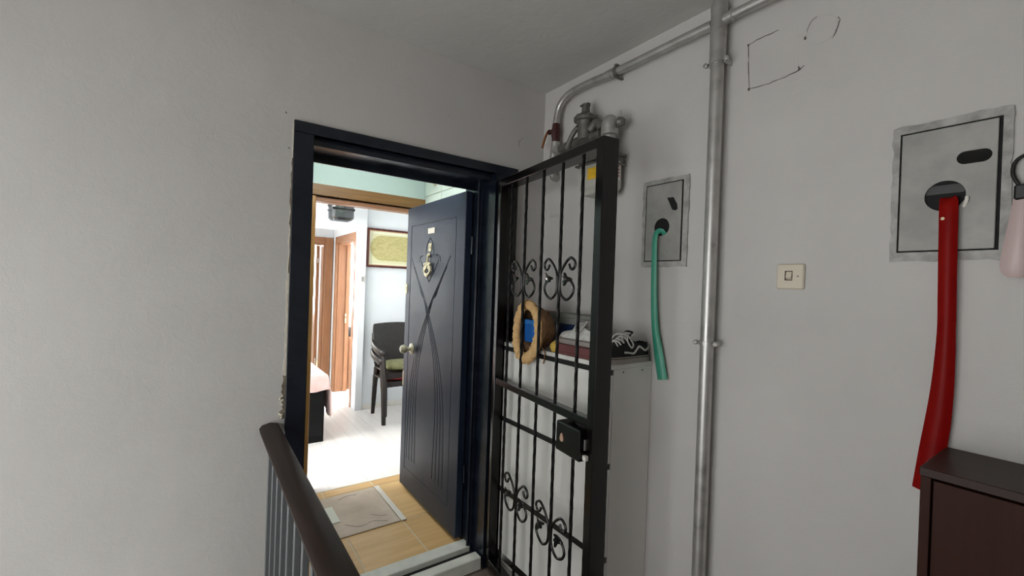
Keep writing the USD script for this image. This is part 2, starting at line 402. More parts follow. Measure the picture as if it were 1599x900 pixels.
# broken plaster along the left edge of the frame
def ragged(z0, z1, w0, w1, depth, mat, name, n, seed):
    r = np.random.default_rng(seed); zs = np.linspace(z0, z1, n)
    left = [(-1.309 - abs(w0 + (w1 - w0) * (i / (n - 1))) * (.55 + .9 * r.random()), z) for i, z in enumerate(zs)]
    struct_part(wall_door, name, prism([(-1.309, z0)] + left + [(-1.309, z1)], -depth, .002, 'xz'), mat)


ragged(1.10, 2.172, .012, .005, .003, CHIP, 'exposed_plaster', 40, 3)
ragged(1.55, 2.02, .006, .008, .0045, RUBBLE, 'exposed_plaster_stain', 22, 5)
ragged(.955, 1.13, .018, .012, .0035, RUBBLE, 'exposed_rubble', 14, 4)
for k in range(9):
    s = .0025 + .0035 * rng.random()
    m = trimesh.creation.icosphere(1, s); m.vertices *= 1 + .35 * rng.normal(size=(len(m.vertices), 1)); m.apply_translation([-1.318 - .02 * rng.random(), -.004, .96 + .15 * rng.random()])
    struct_part(wall_door, 'plaster_crumb', m, CHIP)

# ---------------------------------------------------------------- navy steel frame of the door (trim) and threshold
fr = Thing('trim_1', 'navy blue steel frame of the open entrance door', 'door frame', (-.82, 0, LZ), kind='structure')
head = [(-.006, 2.176), (-.006, 2.129), (.026, 2.129), (.026, 2.096), (.178, 2.096), (.178, 2.064), (.189, 2.064), (.189, 2.176)]
fr.part('head', prism([(y, z) for y, z in head], -1.235, -.33, 'yz'), NAVY)
fr.part('head_casing', box(-1.312, -.182, -.012, .02, 2.129, 2.176, .002), NAVY)
fr.part('left_casing', box(-1.312, -1.235, -.012, .20, LZ, 2.129, .002), NAVY)
jamb = [(-.182, -.012), (-.33, -.012), (-.33, .092), (-.349, .094), (-.351, .104), (-.361, .102), (-.366, .110), (-.361, .119), (-.343, .121), (-.343, .289), (-.182, .289)]
fr.part('right_casing', prism(jamb, LZ, 2.129, 'xy'), NAVY)
th = Thing('threshold', 'pale marble threshold slabs at the foot of the navy door', 'threshold', (-.82, .08, LZ), kind='structure')
th.part('sill_slab', box(-1.235, -.336, .098, .179, LZ, .0765, .003), MARBLE)
th.part('front_slab', box(-1.235, -.338, -.010, .052, LZ, .069, .004), MARBLE)
th.part('black_seam', box(-1.235, -.338, .052, .098, LZ, .048), DARK)

# ---------------------------------------------------------------- the open door leaf
LX, LB = -.392, -.350


def on_leaf(m):
    """The leaf's pattern is drawn on a leaf .81 m wide and then built to the real width of .85 m."""
    m = as_tm(m).copy(); v = np.array(m.vertices)
    return trimesh.Trimesh(np.column_stack([LX + 1.05 * (v[:, 0] - LX), 1.05 * v[:, 1] + .1, 1.05 * v[:, 2] - .0765]), m.faces, process=False)


leaf = man(box(LX, LB, .088, .895, .152, 2.032, .003))
yc = .525


def groove(pts, r=.0042):
    p = np.array(pts, float)
    P3 = np.column_stack([np.full(len(p), LX - .0005), p])
    return man(tube(P3, r, 6))


cuts = []
for k in range(4):
    low = [(.789 - .045 * k, .35 + .004 * k), (.788 - .043 * k, .50), (.776 - .036 * k, .75), (.745 - .03 * k, .92), (.690 - .024 * k, 1.08), (.615 - .018 * k, 1.22), (.550 - .0125 * k, 1.32)]
    hi_end = [(.246, 1.687), (.285, 1.63), (.33, 1.575), (.372, 1.525)][k]
    hi = [(.487 - .0115 * (k - 1), 1.40 + .006 * k), (.5 * (.487 + hi_end[0]) - .008 * k + .012, .5 * (1.40 + hi_end[1]) - .006), hi_end]
    c = spline(low + hi, 5)
    cuts.append(groove(c)); cuts.append(groove(np.column_stack([2 * yc - c[:, 0], c[:, 1]])))
for pts in ([(.82, .275), (.82, 1.905), (.19, 1.905), (.19, .33)],):
    pts = np.array(pts)
    cuts.append(groove(np.linspace(pts[0], pts[1], 3), .005)); cuts.append(groove(np.linspace(pts[1], pts[2], 3), .004))
    cuts.append(groove([(.82, .285), (.5, .285), (.19, .285)], .003)); cuts.append(groove([(.19, .285), (.19, 1.0), (.19, 1.905)], .0028))
for s in (1, -1):
    for c in ([(yc + .128 * s, 1.671), (yc + .07 * s, 1.60), (yc, 1.535)], [(yc, 1.81), (yc + .045 * s, 1.765), (yc + .058 * s, 1.70)], [(yc + .15 * s, 1.66), (yc + .14 * s, 1.69), (yc + .115 * s, 1.70), (yc + .09 * s, 1.70)]):
        cuts.append(groove(spline(c, 6), .004))
allc = m3.Manifold.batch_boolean(cuts, m3.OpType.Add)
door = Thing('door_1', 'navy blue entrance door standing open with carved crossing grooves', 'door', (-.37, .19, .083), kind='structure')
door.part('leaf', on_leaf(leaf - allc), NAVYL)
door.part('name_plate', on_leaf(box(LX - .004, LX + .001, .462, .556, 1.834, 1.869, .001)), CREAM, 'blank cream name plate')
door.part('peephole', on_leaf([box(LX - .005, LX + .001, .50, .54, 1.725, 1.775, .002), lathe([(.008, 0), (.008, .004)], (LX - .005, .52, 1.75), '-x', 16)]), BRASS)
# knocker: pierced ornament hanging from a small boss
kn = []
kn.append(lathe([(.012, 0), (.014, .006), (.006, .016)], (LX, .53, 1.70), '-x', 16))
kn.append(tube([(LX - .010, .53, 1.70), (LX - .013, .531, 1.675), (LX - .012, .532, 1.65)], [.006, .005, .008], 8))
ol = [(.532, 1.662), (.508, 1.65), (.495, 1.628), (.492, 1.60), (.508, 1.585), (.52, 1.572), (.55, 1.57), (.566, 1.59), (.572, 1.62), (.562, 1.648)]
hole = [(.530, 1.622), (.512, 1.612), (.508, 1.598), (.53, 1.586), (.556, 1.594), (.55, 1.612)]
kn.append(prism(Polygon(ol, [hole]), LX - .016, LX - .006, 'yz'))
for (y, z, r) in ((.505, 1.645, .010), (.56, 1.645, .010), (.532, 1.632, .012), (.53, 1.572, .011), (.50, 1.60, .008), (.566, 1.60, .008)):
    m = trimesh.creation.icosphere(2, r); m.apply_scale([.6, 1, 1]); m.apply_translation([LX - .014, y, z]); kn.append(m)
kn = as_tm(kn); kn.vertices[:, 1] = .532 + 1.3 * (kn.vertices[:, 1] - .532)
door.part('knocker', on_leaf(kn), BRASS, 'cream brass ornamental door knocker', smooth=40)
door.part('knob', on_leaf([lathe([(.036, 0), (.036, .004), (.028, .010), (.012, .014), (.011, .034), (.022, .042), (.029, .056), (.027, .070), (.016, .080)], (LX, .755, 1.09), '-x', 28)]), IVORY, 'ivory coloured round door knob', smooth=40)
door.part('lock_plate', on_leaf([box(LX - .003, LX + .03, .866, .8975, 1.452, 1.518, .001), box(LX - .005, LX + .01, .878, .886, 1.472, 1.498, .001)]), BRASS)
door.part('latch_plate', on_leaf([box(LX - .0008, LX + .03, .884, .8975, .82, .92, .0004)]), BRASS)
for z in (.45, 1.75):
    door.part('hinge', tube([(-.352, .178, z - .05), (-.352, .178, z), (-.352, .178, z + .05)], .009, 10), NAVY)

# ---------------------------------------------------------------- setting: flat behind the door
ent = single('floor_entry', box(-1.3893, -0.1923, 0.1788, 1.213, -0.1815, FZ - .0015), GROUT, 'pale grout bed under wood look tiles inside the door', 'floor', **ST)
xs, ys = [-1.389, -1.221, -.885, -.549, -.213, -.192], [.180, .581, 1.106, 1.211]
for i in range(len(xs) - 1):
    for j in range(len(ys) - 1):
        g = .004
        struct_part(ent, 'tile', box(xs[i] + g, xs[i + 1] - g, ys[j] + g, ys[j + 1] - g * .6, FZ - .012, FZ, .001), TILES[(i * 2 + j) % 3])
hall = single('floor_hall', box(-3.2793, 1.4457, 1.213, 6.61, -0.1815, FZ - .004), GROUT, 'pale white laminate floor of the hall beyond the tiles', 'floor', **ST)
for k in range(24):
    x0 = -1.757 + k * .133
    off = [(0, 1.89, 3.25, 4.36), (0, 1.31, 2.67, 3.78, 4.36), (0, 2.41, 3.67, 4.36)][k % 3]
    for a, b in zip(off, off[1:]):
        struct_part(hall, 'plank', box(x0 + .0006, x0 + .1324, max(1.213, a) + .0006, b, FZ - .01, FZ), LAMIN)
struct_part(hall, 'floor_strip', box(-0.9725, -0.2448, 1.2046, 1.2214, FZ - .01, FZ + .002, .001), WHITEP)
single('ceiling_flat', box(-3.4893, 2.6007, 0.289, 6.82, CZ, CZ + .15), INWALL, 'white ceiling of the flat', 'ceiling', **ST)
single('wall_entry_left', box(-1.5468, -1.3893, 0.289, 1.213, -0.1815, CZ), MINT, 'mint painted side wall of the entry on the hinge free side', 'wall', **ST)
wr = single('wall_entry_right', box(-0.1881, -0.0243, 0.289, 1.213, -0.1815, CZ), CUPW, 'pale side wall of the entry behind the open leaf', 'wall', **ST)
for (y0, y1) in ((.30, .914), (.920, 1.208)):
    for (z0, z1) in ((1.2, 2.1915), (2.198, 2.645)):
        struct_part(wr, 'wall_panel', box(-0.1944, -0.1871, y0, y1, z0, z1, .0015), CUPW)
for k, y in enumerate((1.013, .835)):
    struct_part(wr, 'panel_knob', lathe([(.006, 0), (.004, .008), (.009, .016), (.005, .022)], (-.194, y, 2.26), '-x', 12), BRASS)
single('wall_entry_back', [box(-1.5468, -1.0218, 1.213, 1.297, -0.1815, CZ), box(-1.0218, -0.0243, 1.213, 1.297, 2.1705, CZ)], MINT, 'mint green wall strip above the oak frame in the entry', 'wall', **ST)
of = Thing('trim_2', 'oak frame around the opening between entry and hall', 'door frame', (-0.6123, 1.255, FZ), kind='structure')
of.part('left_jamb', [box(-1.0218, -0.9819, 1.1973, 1.3075, FZ, 2.0907, .002)], OAK)
of.part('left_stop', box(-0.9819, -0.9725, 1.2393, 1.3075, FZ, 2.0613, .001), OAKR, 'dark inner edge of the oak jamb')
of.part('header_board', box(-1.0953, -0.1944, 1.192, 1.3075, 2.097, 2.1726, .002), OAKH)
of.part('header_strip', box(-0.9819, -0.2448, 1.2151, 1.3075, 2.0613, 2.0907, .002), OAKRH)
of.part('shadow_gap', box(-1.0218, -0.1944, 1.2288, 1.297, 2.0886, 2.0991), DARK)
of.part('right_jamb', box(-0.2448, -0.1944, 1.1973, 1.3075, FZ, 2.0907, .002), OAK)
el = Thing('ceiling_lamp', 'round white ceiling lamp of the entry', 'lamp', (-0.8223, 0.478, 2.6325))
el.part('base', lathe([(.15, 2.58), (.16, 2.59), (.16, 2.62), (.12, CZ)], (-.822, .478, 0), 'z', 32), WHITEP, smooth=40)
# hall walls
single('wall_hall_front', [box(-3.2793, -1.5468, 1.213, 1.297, -0.1815, CZ), box(-0.0243, 1.4457, 1.213, 1.297, -0.1815, CZ)], INWALL, 'white hall wall either side of the entry', 'wall', **ST)
single('wall_hall_left', as_tm(man(box(-3.4893, -3.2793, 1.213, 3.46, -0.1815, CZ)) - man(box(-4.1193, -3.0693, 1.4125, 2.8825, 0.9735, 2.3385))), INWALL, 'white hall wall with the daylight window', 'wall', **ST)
window('window_2', 'white framed daylight window of the hall', 'x', -3.3528, 1.4125, 2.8825, 0.9735, 2.3385, .03)
single('wall_hall_right', box(1.4457, 1.6032, 1.213, 3.1975, -0.1815, CZ), INWALL, 'white far right wall of the hall', 'wall', **ST)
wh = single('wall_hall_back', box(-0.1293, 1.4457, 3.0715, 3.1975, -0.1815, CZ), INWALL, 'white hall wall behind the stacked brown chairs', 'wall', **ST)
single('trim_3', box(-0.1451, -0.0695, 3.0348, 3.1975, FZ, 2.0886, .003), INWALL, 'white corner strip where the hall turns into the corridor', 'pilaster', **ST)
single('trim_4', box(-3.2793, -0.0695, 3.04, 3.1975, 2.0886, CZ), INWALL, 'white beam over the corridor mouth', 'beam', **ST)
single('wall_hall_back_left', box(-3.2793, -1.5993, 3.0715, 3.1975, -0.1815, CZ), INWALL, 'white hall wall left of the corridor mouth', 'wall', **ST)
single('baseboard_hall', box(-0.0695, 1.4457, 3.0558, 3.0715, FZ, FZ + .06, .003), WHITEP, 'low white baseboard behind the chairs', 'baseboard', **ST)
single('wall_corridor_left', box(-1.7043, -1.5993, 3.1975, 4.3, -0.1815, CZ), INWALL, 'white left wall of the corridor', 'wall', **ST)
single('wall_corridor_right', as_tm(man(box(-0.1293, 0.0282, 3.1975, 4.3, -0.1815, CZ)) - man(box(-0.9693, 1.1307, 3.25, 4.048, -.5, 2.0078))), INWALL, 'white right wall of the corridor with the bright doorway', 'wall', **ST)
single('wall_corridor_end', as_tm(man(box(-1.7043, 2.3907, 4.3, 4.426, -0.1815, CZ)) - man(box(-1.0218, -0.228, 3.25, 5.35, -.5, 2.013))), INWALL, 'white end wall of the corridor with the left doorway', 'wall', **ST)
d2 = Thing('trim_5', 'reddish oak door frame in the right wall of the corridor', 'door frame', (-0.0558, 3.67, FZ), kind='structure')
d2.part('near_casing', box(-0.1524, -0.1241, 3.1975, 3.2605, FZ, 2.0886, .002), OAKR)
d2.part('far_casing', box(-0.1524, -0.1241, 4.0323, 4.1057, FZ, 2.0886, .002), OAKR)
d2.part('head_casing', box(-0.1524, -0.1241, 3.2605, 4.0323, 2.0078, 2.0886, .002), OAKRH)
d2.part('far_lining', box(-0.1241, 0.030, 4.0217, 4.0501, FZ, 2.0078, .001), OAKR)
d2.part('door_stop', box(-0.0243, 0.0177, 4.0008, 4.0217, FZ, 2.0078, .001), OAKR)
d2.part('near_lining', box(-0.1241, 0.0492, 3.2479, 3.271, FZ, 2.0078, .001), OAKR)
d2.part('head_lining', box(-0.1241, 0.0492, 3.271, 4.0217, 1.9868, 2.0099, .001), OAKRH)
d2.part('strike_plate', [box(-0.030, -0.008, 3.9990, 4.0012, 1.045, 1.085, .0005), box(-0.030, -0.008, 3.9990, 4.0012, .96, 1.03, .0005)], BRASS)
d1 = Thing('trim_6', 'reddish oak door frame at the end of the corridor', 'door frame', (-0.6228, 4.3, FZ), kind='structure')
d1.part('right_casing', box(-0.228, -0.1388, 4.2737, 4.3053, FZ, 2.0886, .002), OAKR)
d1.part('left_casing', box(-1.1058, -1.0218, 4.2737, 4.3053, FZ, 2.0886, .002), OAKR)
d1.part('head_casing', box(-1.0218, -0.228, 4.2737, 4.3053, 2.013, 2.0886, .002), OAKRH)
d1.part('right_lining', box(-0.2532, -0.228, 4.3053, 4.4365, FZ, 2.013, .001), OAKR)
d1.part('left_lining', box(-1.0218, -0.9987, 4.3053, 4.4365, FZ, 2.013, .001), OAKR)
d1.part('head_lining', box(-0.9987, -0.2532, 4.3053, 4.4365, 1.9899, 2.013, .001), OAKRH)
dd = Thing('door_2', 'oak inner door ajar in the end doorway of the corridor', 'door', (-0.2658, 4.4365, FZ + .01), kind='structure')
dd.part('leaf', box(-0.3099, -0.2711, 4.447, 5.1925, FZ + .01, 1.9815, .002), OAKR)
dd.part('latch', box(-0.2973, -0.2837, 4.4428, 4.4491, 1.7505, 1.8135), WHITEP)
dd.part('latch', box(-0.2973, -0.2837, 4.4428, 4.4491, 0.3645, 0.4485), WHITEP)
# the two far rooms
single('wall_small_room', as_tm(man(box(2.1807, 2.3907, 3.0715, 4.426, -0.1815, CZ)) - man(box(1.1307, 3.2307, 3.25, 4.195, 0.921, 2.286))), INWALL, 'white window wall of the small room beyond the corridor', 'wall', **ST)
window('window_3', 'white framed window of the small room', 'x', 2.2542, 3.25, 4.195, 0.921, 2.286, .03)
single('wall_small_room_front', box(1.4457, 2.1807, 3.0715, 3.1975, -0.1815, CZ), INWALL, 'white front wall of the small room', 'wall', **ST)
single('wall_end_room', as_tm(man(box(-1.9143, 0.9207, 6.61, 6.82, -0.1815, CZ)) - man(box(-1.2318, 0.0282, 6.4, 7.45, 0.921, 2.286))), INWALL, 'white window wall of the end room', 'wall', **ST)
window('window_4', 'white framed window of the end room', 'y', 6.6835, -1.2318, 0.0282, 0.921, 2.286, .03)
single('wall_end_room_left', box(-1.9143, -1.7568, 4.426, 6.61, -0.1815, CZ), INWALL, 'white left wall of the end room', 'wall', **ST)
single('wall_end_room_right', box(0.7632, 0.9207, 4.426, 6.61, -0.1815, CZ), INWALL, 'white right wall of the end room', 'wall', **ST)
single('floor_small_room', box(1.4457, 2.1807, 3.1975, 4.3, -0.1815, FZ), LAMIN, 'pale laminate floor of the small room', 'floor', **ST)

# ---------------------------------------------------------------- black iron gate, open at the right of the door
GH = np.array([-.32, -.014]); gd = np.array([-.12403, -.99228]); dn = np.array([.99228, -.12403])


def gp(s, d, z):
    xy = GH + gd * s + dn * d
    return (xy[0], xy[1], z)


def gbox(s0, s1, d0, d1, z0, z1, b=.003):
    m = box(s0, s1, d0, d1, z0, z1, b); v = np.array(m.vertices)
    xy = GH + v[:, :1] * gd + v[:, 1:2] * dn
    m = trimesh.Trimesh(np.column_stack([xy, v[:, 2]]), m.faces, process=False)
    if m.volume < 0: m.invert()
    return m


gate = Thing('security_gate', 'black iron bar gate swung open beside the navy door', 'gate', (*gp(0, .035, LZ),))
GL = .868
gate.part('hinge_stile', gbox(.004, .044, 0, .045, .035, 2.088), BLACK)
gate.part('fixed_post', box(-.300, -.205, -.042, -.013, .0, 2.10, .003), BLACK)
gate.part('free_stile', gbox(GL - .042, GL, 0, .075, .035, 2.090), BLACK)
gate.part('top_rail', gbox(.044, GL - .042, 0, .075, 2.050, 2.090), BLACK)
gate.part('middle_rail', gbox(.044, GL - .042, .004, .042, 1.008, 1.042), BLACK)
gate.part('bottom_rail', gbox(.044, GL - .042, 0, .045, .035, .075), BLACK)
SB = [.13, .276, .430, .580, .720]
for s in SB:
    zz = np.linspace(.07, 2.055, 150)
    P3 = np.array([gp(s + .0006 * math.sin(z * 90), .024, z) for z in zz])
    gate.part('bar', tube(P3, .0072, 6, twist=.22, phase=.3 + s * 9), BARB)
G = [(-.072, .067), (-.083, .050), (-.100, .046), (-.113, .060), (-.108, .080), (-.080, .092), (-.046, .070), (-.016, .032), (-.011, 0), (-.011, -.030), (-.022, -.060), (-.055, -.080), (-.090, -.066), (-.108, -.040), (-.100, -.014), (-.076, .004), (-.05, .008)]


def leaf_mesh(s, z, sg):
    ol = []
    for k in range(28):
        a = k / 28 * 2 * np.pi; r = .021 * (1 + .28 * math.cos(5 * a)) * (1 + .35 * math.cos(a))
        ol.append((r * math.cos(a) * sg, r * math.sin(a)))
    g = trimesh.creation.extrude_polygon(Polygon(ol).buffer(0), .004, engine='earcut').subdivide()
    v = np.array(g.vertices); v[:, 2] += .5 * np.abs(v[:, 1]) - 6 * (v[:, 0] ** 2)
    P3 = np.array([gp(s + a, .014 - c, z + b) for a, b, c in v])
    return trimesh.Trimesh(P3, g.faces, process=False)


for s, zc in ((SB[1], 1.56), (SB[3], 1.56), (SB[1], .498), (SB[3], .492)):
    for sg in (1, -1):
        P3 = [gp(s + sg * a, .020, zc + b) for a, b in spline(G, 6)]
        sc = gate.part('scroll', tube(P3, .0052, 8, rb=.0062), BLACK, smooth=50)
        gate.part('cast_leaf', leaf_mesh(s + sg * -.062, zc + .004, -sg), BLACK, under=sc)
lk = gate.part('lock_box', gbox(.672, .826, -.030, .045, .884, 1.000, .004), BLACK)
gate.part('key_plate', prism(Polygon([(math.cos(a) * .011 * (1 - .45 * math.sin(a)), math.sin(a) * .017) for a in np.linspace(0, 2 * np.pi, 24, endpoint=False)]), 0, .003, 'xy').apply_transform(
    np.array([[gd[0], 0, -dn[0], gp(.715, -.030, 0)[0]], [gd[1], 0, -dn[1], gp(.715, -.030, 0)[1]], [0, 1, 0, .944], [0, 0, 0, 1]])), simple('pinkish_brass', (206, 168, 146), .35, .4), 'pale brass keyhole plate', under=lk)
gate.part('latch_bolt', gbox(.828, .848, -.018, -.001, .892, .912, .003), WHITEP, 'white latch piece', under=lk)
gate.part('strike_plate', [gbox(.830, .8335, -.012, -.001, .928, .968, .0005)], STEEL, 'steel strike plate', under=lk)
gate.part('lever_end', gbox(.652, .672, -.014, .004, .893, .908, .003), WHITEP, 'white lever end', under=lk)
for z in (.35, 1.80):
    gate.part('hinge', tube([gp(-.006, .04, z - .045), gp(-.006, .04, z), gp(-.006, .04, z + .045)], .009, 10), BLACK)

# ---------------------------------------------------------------- handrail at the left
hr = Thing('handrail', 'dark brown wooden handrail on grey balusters beside the stairs', 'handrail', (-1.365, -1.2, LZ))
sec = [(-1.398, .905), (-1.402, .925), (-1.392, .938), (-1.365, .945), (-1.338, .940), (-1.330, .928), (-1.333, .905), (-1.345, .897), (-1.385, .897)]
hr.part('rail', prism(sec, -2.6, -.002, 'xz'), RAILW, smooth=40)
hr.part('base_rail', box(-1.385, -1.345, -2.6, -.02, .12, .145, .002), BALU)
for k in range(22):
    y = -.10 - .112 * k
    hr.part('baluster', box(-1.379, -1.361, y - .009, y + .009, .14, .899, .002), BALU)
for y in (-.3, -1.3, -2.3):
    hr.part('foot', tube([(-1.365, y, LZ), (-1.365, y, .09), (-1.365, y, .125)], .012, 10), BALU)

# ---------------------------------------------------------------- gas pipes and meter
px, py = -.045, -1.075
gasr = Thing('gas_riser_pipe', 'silver painted vertical gas pipe on the right wall', 'pipe', (px, py, LZ))
gasr.part('pipe', tube([(px, py, LZ), (px, py, 1.2), (px, py, 2.40)], .0245, 24), STEEL, smooth=50)
gasr.part('socket', lathe([(.0245, 2.39), (.030, 2.395), (.031, 2.40), (.029, 2.408), (.029, 2.585), (.030, 2.59), (.030, 2.605), (.026, 2.622), (.016, 2.630)], (px, py, 0), 'z', 24), STEEL, smooth=35)
for z in (2.395, 1.339):
    c = gasr.part('clamp', lathe([(.0245, z - .008), (.028, z - .008), (.028, z + .008), (.0245, z + .008)], (px, py, 0), 'z', 24), STEEL)
    for sg in (1, -1):
        gasr.part('clamp_ear', [box(px - .004, -.001, py + sg * .026, py + sg * .034, z - .010, z + .010, .002), lathe([(.009, 0), (.009, .012), (.006, .014)], (px - .004, py + sg * .040, z), '-x', 10)], STEEL, under=c)
gasr.part('tee_collar', lathe([(.022, .0), (.022, .03), (.019, .034)], (px, py - .024, 2.549), '-y', 20), STEEL)
gasb = Thing('gas_branch_pipe', 'silver gas pipe running under the ceiling and bending down to the valve', 'pipe', (px, -.6, 2.549))
path = [(px, -1.049, 2.549), (px, -.8, 2.549), (px, -.56, 2.549), (px, -.42, 2.556), (px, -.30, 2.557), (px, -.225, 2.543), (px, -.178, 2.505), (px, -.160, 2.45), (px, -.157, 2.42)]
gasb.part('pipe', tube(spline(path, 6), .0185, 20), STEEL, smooth=50)
gasb.part('coupling', lathe([(.0185, 0), (.023, .001), (.023, .03), (.0185, .032)], (px, -.520, 2.549), '-y', 20), STEEL)
c = gasb.part('clamp', lathe([(.0185, 0), (.024, 0), (.024, .018), (.0185, .018)], (px, -.570, 2.549), '-y', 20), OLDST, 'dark pipe clamp')
gasb.part('clamp_ear', box(px - .012, -.001, -.584, -.570, 2.521, 2.527, .001), OLDST, under=c)
gasb.part('clamp_ear', box(px - .012, -.001, -.584, -.570, 2.571, 2.582, .001), OLDST, under=c)
gasf = Thing('gas_feed_pipe', 'silver gas pipe going on from the riser out over the patch marks', 'pipe', (px, -1.6, 2.549))
gasf.part('pipe', tube([(px, -1.133, 2.549), (px, -2, 2.549), (px, -3.99, 2.549)], .0185, 20), STEEL, smooth=50)
val = Thing('ball_valve', 'dark red gas valve with orange lever under the bent pipe', 'valve', (px, -.157, 2.30))
val.part('body', lathe([(.018, 2.318), (.021, 2.32), (.022, 2.345), (.025, 2.358), (.025, 2.385), (.022, 2.40), (.021, 2.42), (.018, 2.422)], (px, -.157, 0), 'z', 8), RUST, smooth=30)
val.part('stem', lathe([(.010, 0), (.010, .02), (.014, .022), (.014, .03)], (px, -.128, 2.39), 'y', 12), RUST)
val.part('lever', tube(spline([(px, -.100, 2.400), (px - .006, -.086, 2.385), (px - .012, -.072, 2.345), (px - .014, -.060, 2.308)], 5), .009, 8, rb=.005), ORANGE, 'orange valve lever')
gm = Thing('gas_meter', 'grey gas meter with yellow sticker and regulator in the corner', 'gas meter', (-.10, -.535, 1.965))
body = [box(-.16, -.03, -.625, -.462, 1.985, 2.118, .012), box(-.150, -.04, -.615, -.472, 1.966, 1.99, .006)]
gm.part('lower_case', body, noisy('pale_meter_paint', (176, 174, 166), (188, 186, 178), 6, .4))
gm.part('case_seam', box(-.168, -.022, -.633, -.448, 2.100, 2.110, .002), OLDST)
gm.part('upper_case', [box(-.164, -.025, -.630, -.452, 2.108, 2.150, .012), box(-.172, -.02, -.638, -.436, 2.140, 2.152, .003), box(-.15, -.04, -.615, -.47, 2.150, 2.175, .012)], OLDST)
gm.part('counter', [box(-.176, -.163, -.590, -.525, 2.112, 2.142, .003)], OLDST)
gm.part('counter_window', box(-.178, -.175, -.582, -.533, 2.118, 2.136, .001), BLKPL)
gm.part('yellow_sticker', box(-.1625, -.159, -.598, -.528, 2.030, 2.083, .0005), YELLOW, 'yellow sticker')
gm.part('side_label', box(-.095, -.05, -.6275, -.624, 2.03, 2.12, .0005), WHITEP, 'pale side label with red print')
for z in (2.045, 2.06, 2.075, 2.09, 2.105):
    gm.part('red_print', box(-.085 + .006 * math.sin(z * 400), -.06, -.629, -.6272, z, z + .006), simple('red_print_%d' % int(z * 1000), (150, 60, 60), .6), kind='stuff')
# pipework between the valve and the meter
gm.part('valve_elbow', tube(spline([(px, -.157, 2.32), (px, -.157, 2.29), (px, -.168, 2.272), (px, -.20, 2.266), (px, -.215, 2.266)], 6), [.026] * 25, 18), STEEL, smooth=50)
gm.part('drop_elbow', tube(spline([(px, -.150, 2.285), (px, -.142, 2.22), (px, -.138, 2.17), (px + .012, -.134, 2.14), (px + .04, -.132, 2.134)], 6), .021, 16), STEEL, smooth=50)
gm.part('cross_pipe', tube([(-.055, -.21, 2.268), (-.062, -.36, 2.275), (-.07, -.52, 2.268)], .022, 16), OLDST, smooth=50)
rg = gm.part('regulator', lathe([(.034, 2.262), (.036, 2.275), (.036, 2.330), (.041, 2.340), (.046, 2.348), (.056, 2.352), (.058, 2.358), (.058, 2.368), (.050, 2.376), (.034, 2.386), (.021, 2.392), (.019, 2.425), (.022, 2.427), (.022, 2.435), (.014, 2.438)], (-.080, -.418, 0), 'z', 28), OLDST, smooth=35)
for k in range(6):
    a = k / 6 * 2 * np.pi
    gm.part('flange_bolt', lathe([(.007, 0), (.007, .018), (.004, .02)], (-.08 + .052 * math.cos(a), -.418 + .052 * math.sin(a), 2.356), 'z', 6), OLDST, under=rg)
gm.part('cap_tab', box(-.09, -.07, -.440, -.385, 2.433, 2.438, .001), BLKPL, under=rg)
gm.part('regulator_arm', tube(spline([(-.085, -.375, 2.335), (-.088, -.345, 2.315), (-.09, -.315, 2.272), (-.085, -.295, 2.245)], 5), .013, 12), OLDST, smooth=50)
gm.part('regulator_arm', tube(spline([(-.080, -.455, 2.30), (-.080, -.49, 2.325), (-.080, -.515, 2.312), (-.08, -.53, 2.285)], 5), .020, 14), OLDST, smooth=50)
gm.part('dome_elbow', lathe([(.030, 2.165), (.030, 2.235), (.040, 2.24), (.040, 2.262), (.041, 2.280), (.039, 2.298), (.033, 2.314), (.024, 2.325), (.012, 2.332)], (-.085, -.585, 0), 'z', 24), STEEL, smooth=40)
gm.part('vent_pin', tube([(-.072, -.632, 2.27), (-.072, -.632, 2.3), (-.072, -.632, 2.342)], .006, 10), STEEL)
gm.part('side_boss', tube([(-.078, -.63, 2.29), (-.072, -.645, 2.288), (-.066, -.655, 2.286)], [.024, .022, .014], 12), OLDST)

# ---------------------------------------------------------------- two electricity meter boxes on the right wall
def meter_box(name, label, y0, y1, z0, z1, rim_r, rim_l, rim_t, rim_b, py0, py1, pz0, pz1, hole, hr_):
    """y0 is the end nearer the corner; the door panel is py0..py1."""
    t = Thing(name, label, 'meter box', (0, (y0 + y1) / 2, z0))
    r = np.random.default_rng(int(abs(y0) * 100))

    def edge(a, b, n):
        return [tuple(np.array(a) + (np.array(b) - np.array(a)) * k / n + r.normal(0, .0016, 2)) for k in range(n)]
    outer = edge((y0, z0), (y1, z0), 12) + edge((y1, z0), (y1, z1), 16) + edge((y1, z1), (y0, z1), 12) + edge((y0, z1), (y0, z0), 16)
    ring = Polygon(outer, [[(py0 + .003, pz0 - .003), (py1 - .006, pz0 - .003), (py1 - .006, pz1 + .003), (py0 + .003, pz1 + .003)]])
    t.part('rim', prism(ring, -.007, .0005, 'yz'), BOXRIM)
    t.part('recess', [box(-.0022, .0, py1 - .006, py0 + .003, pz0 - .003, pz1 + .003)], DARK)
    pan = man(box(-.0085, -.003, py1 + .001, py0 - .001, pz0 + .001, pz1 - .001, .0015))
    cy, cz = hole
    pan = pan - man(lathe([(hr_, -.05), (hr_, .05)], (0, cy, cz), 'x', 36))
    return t, pan


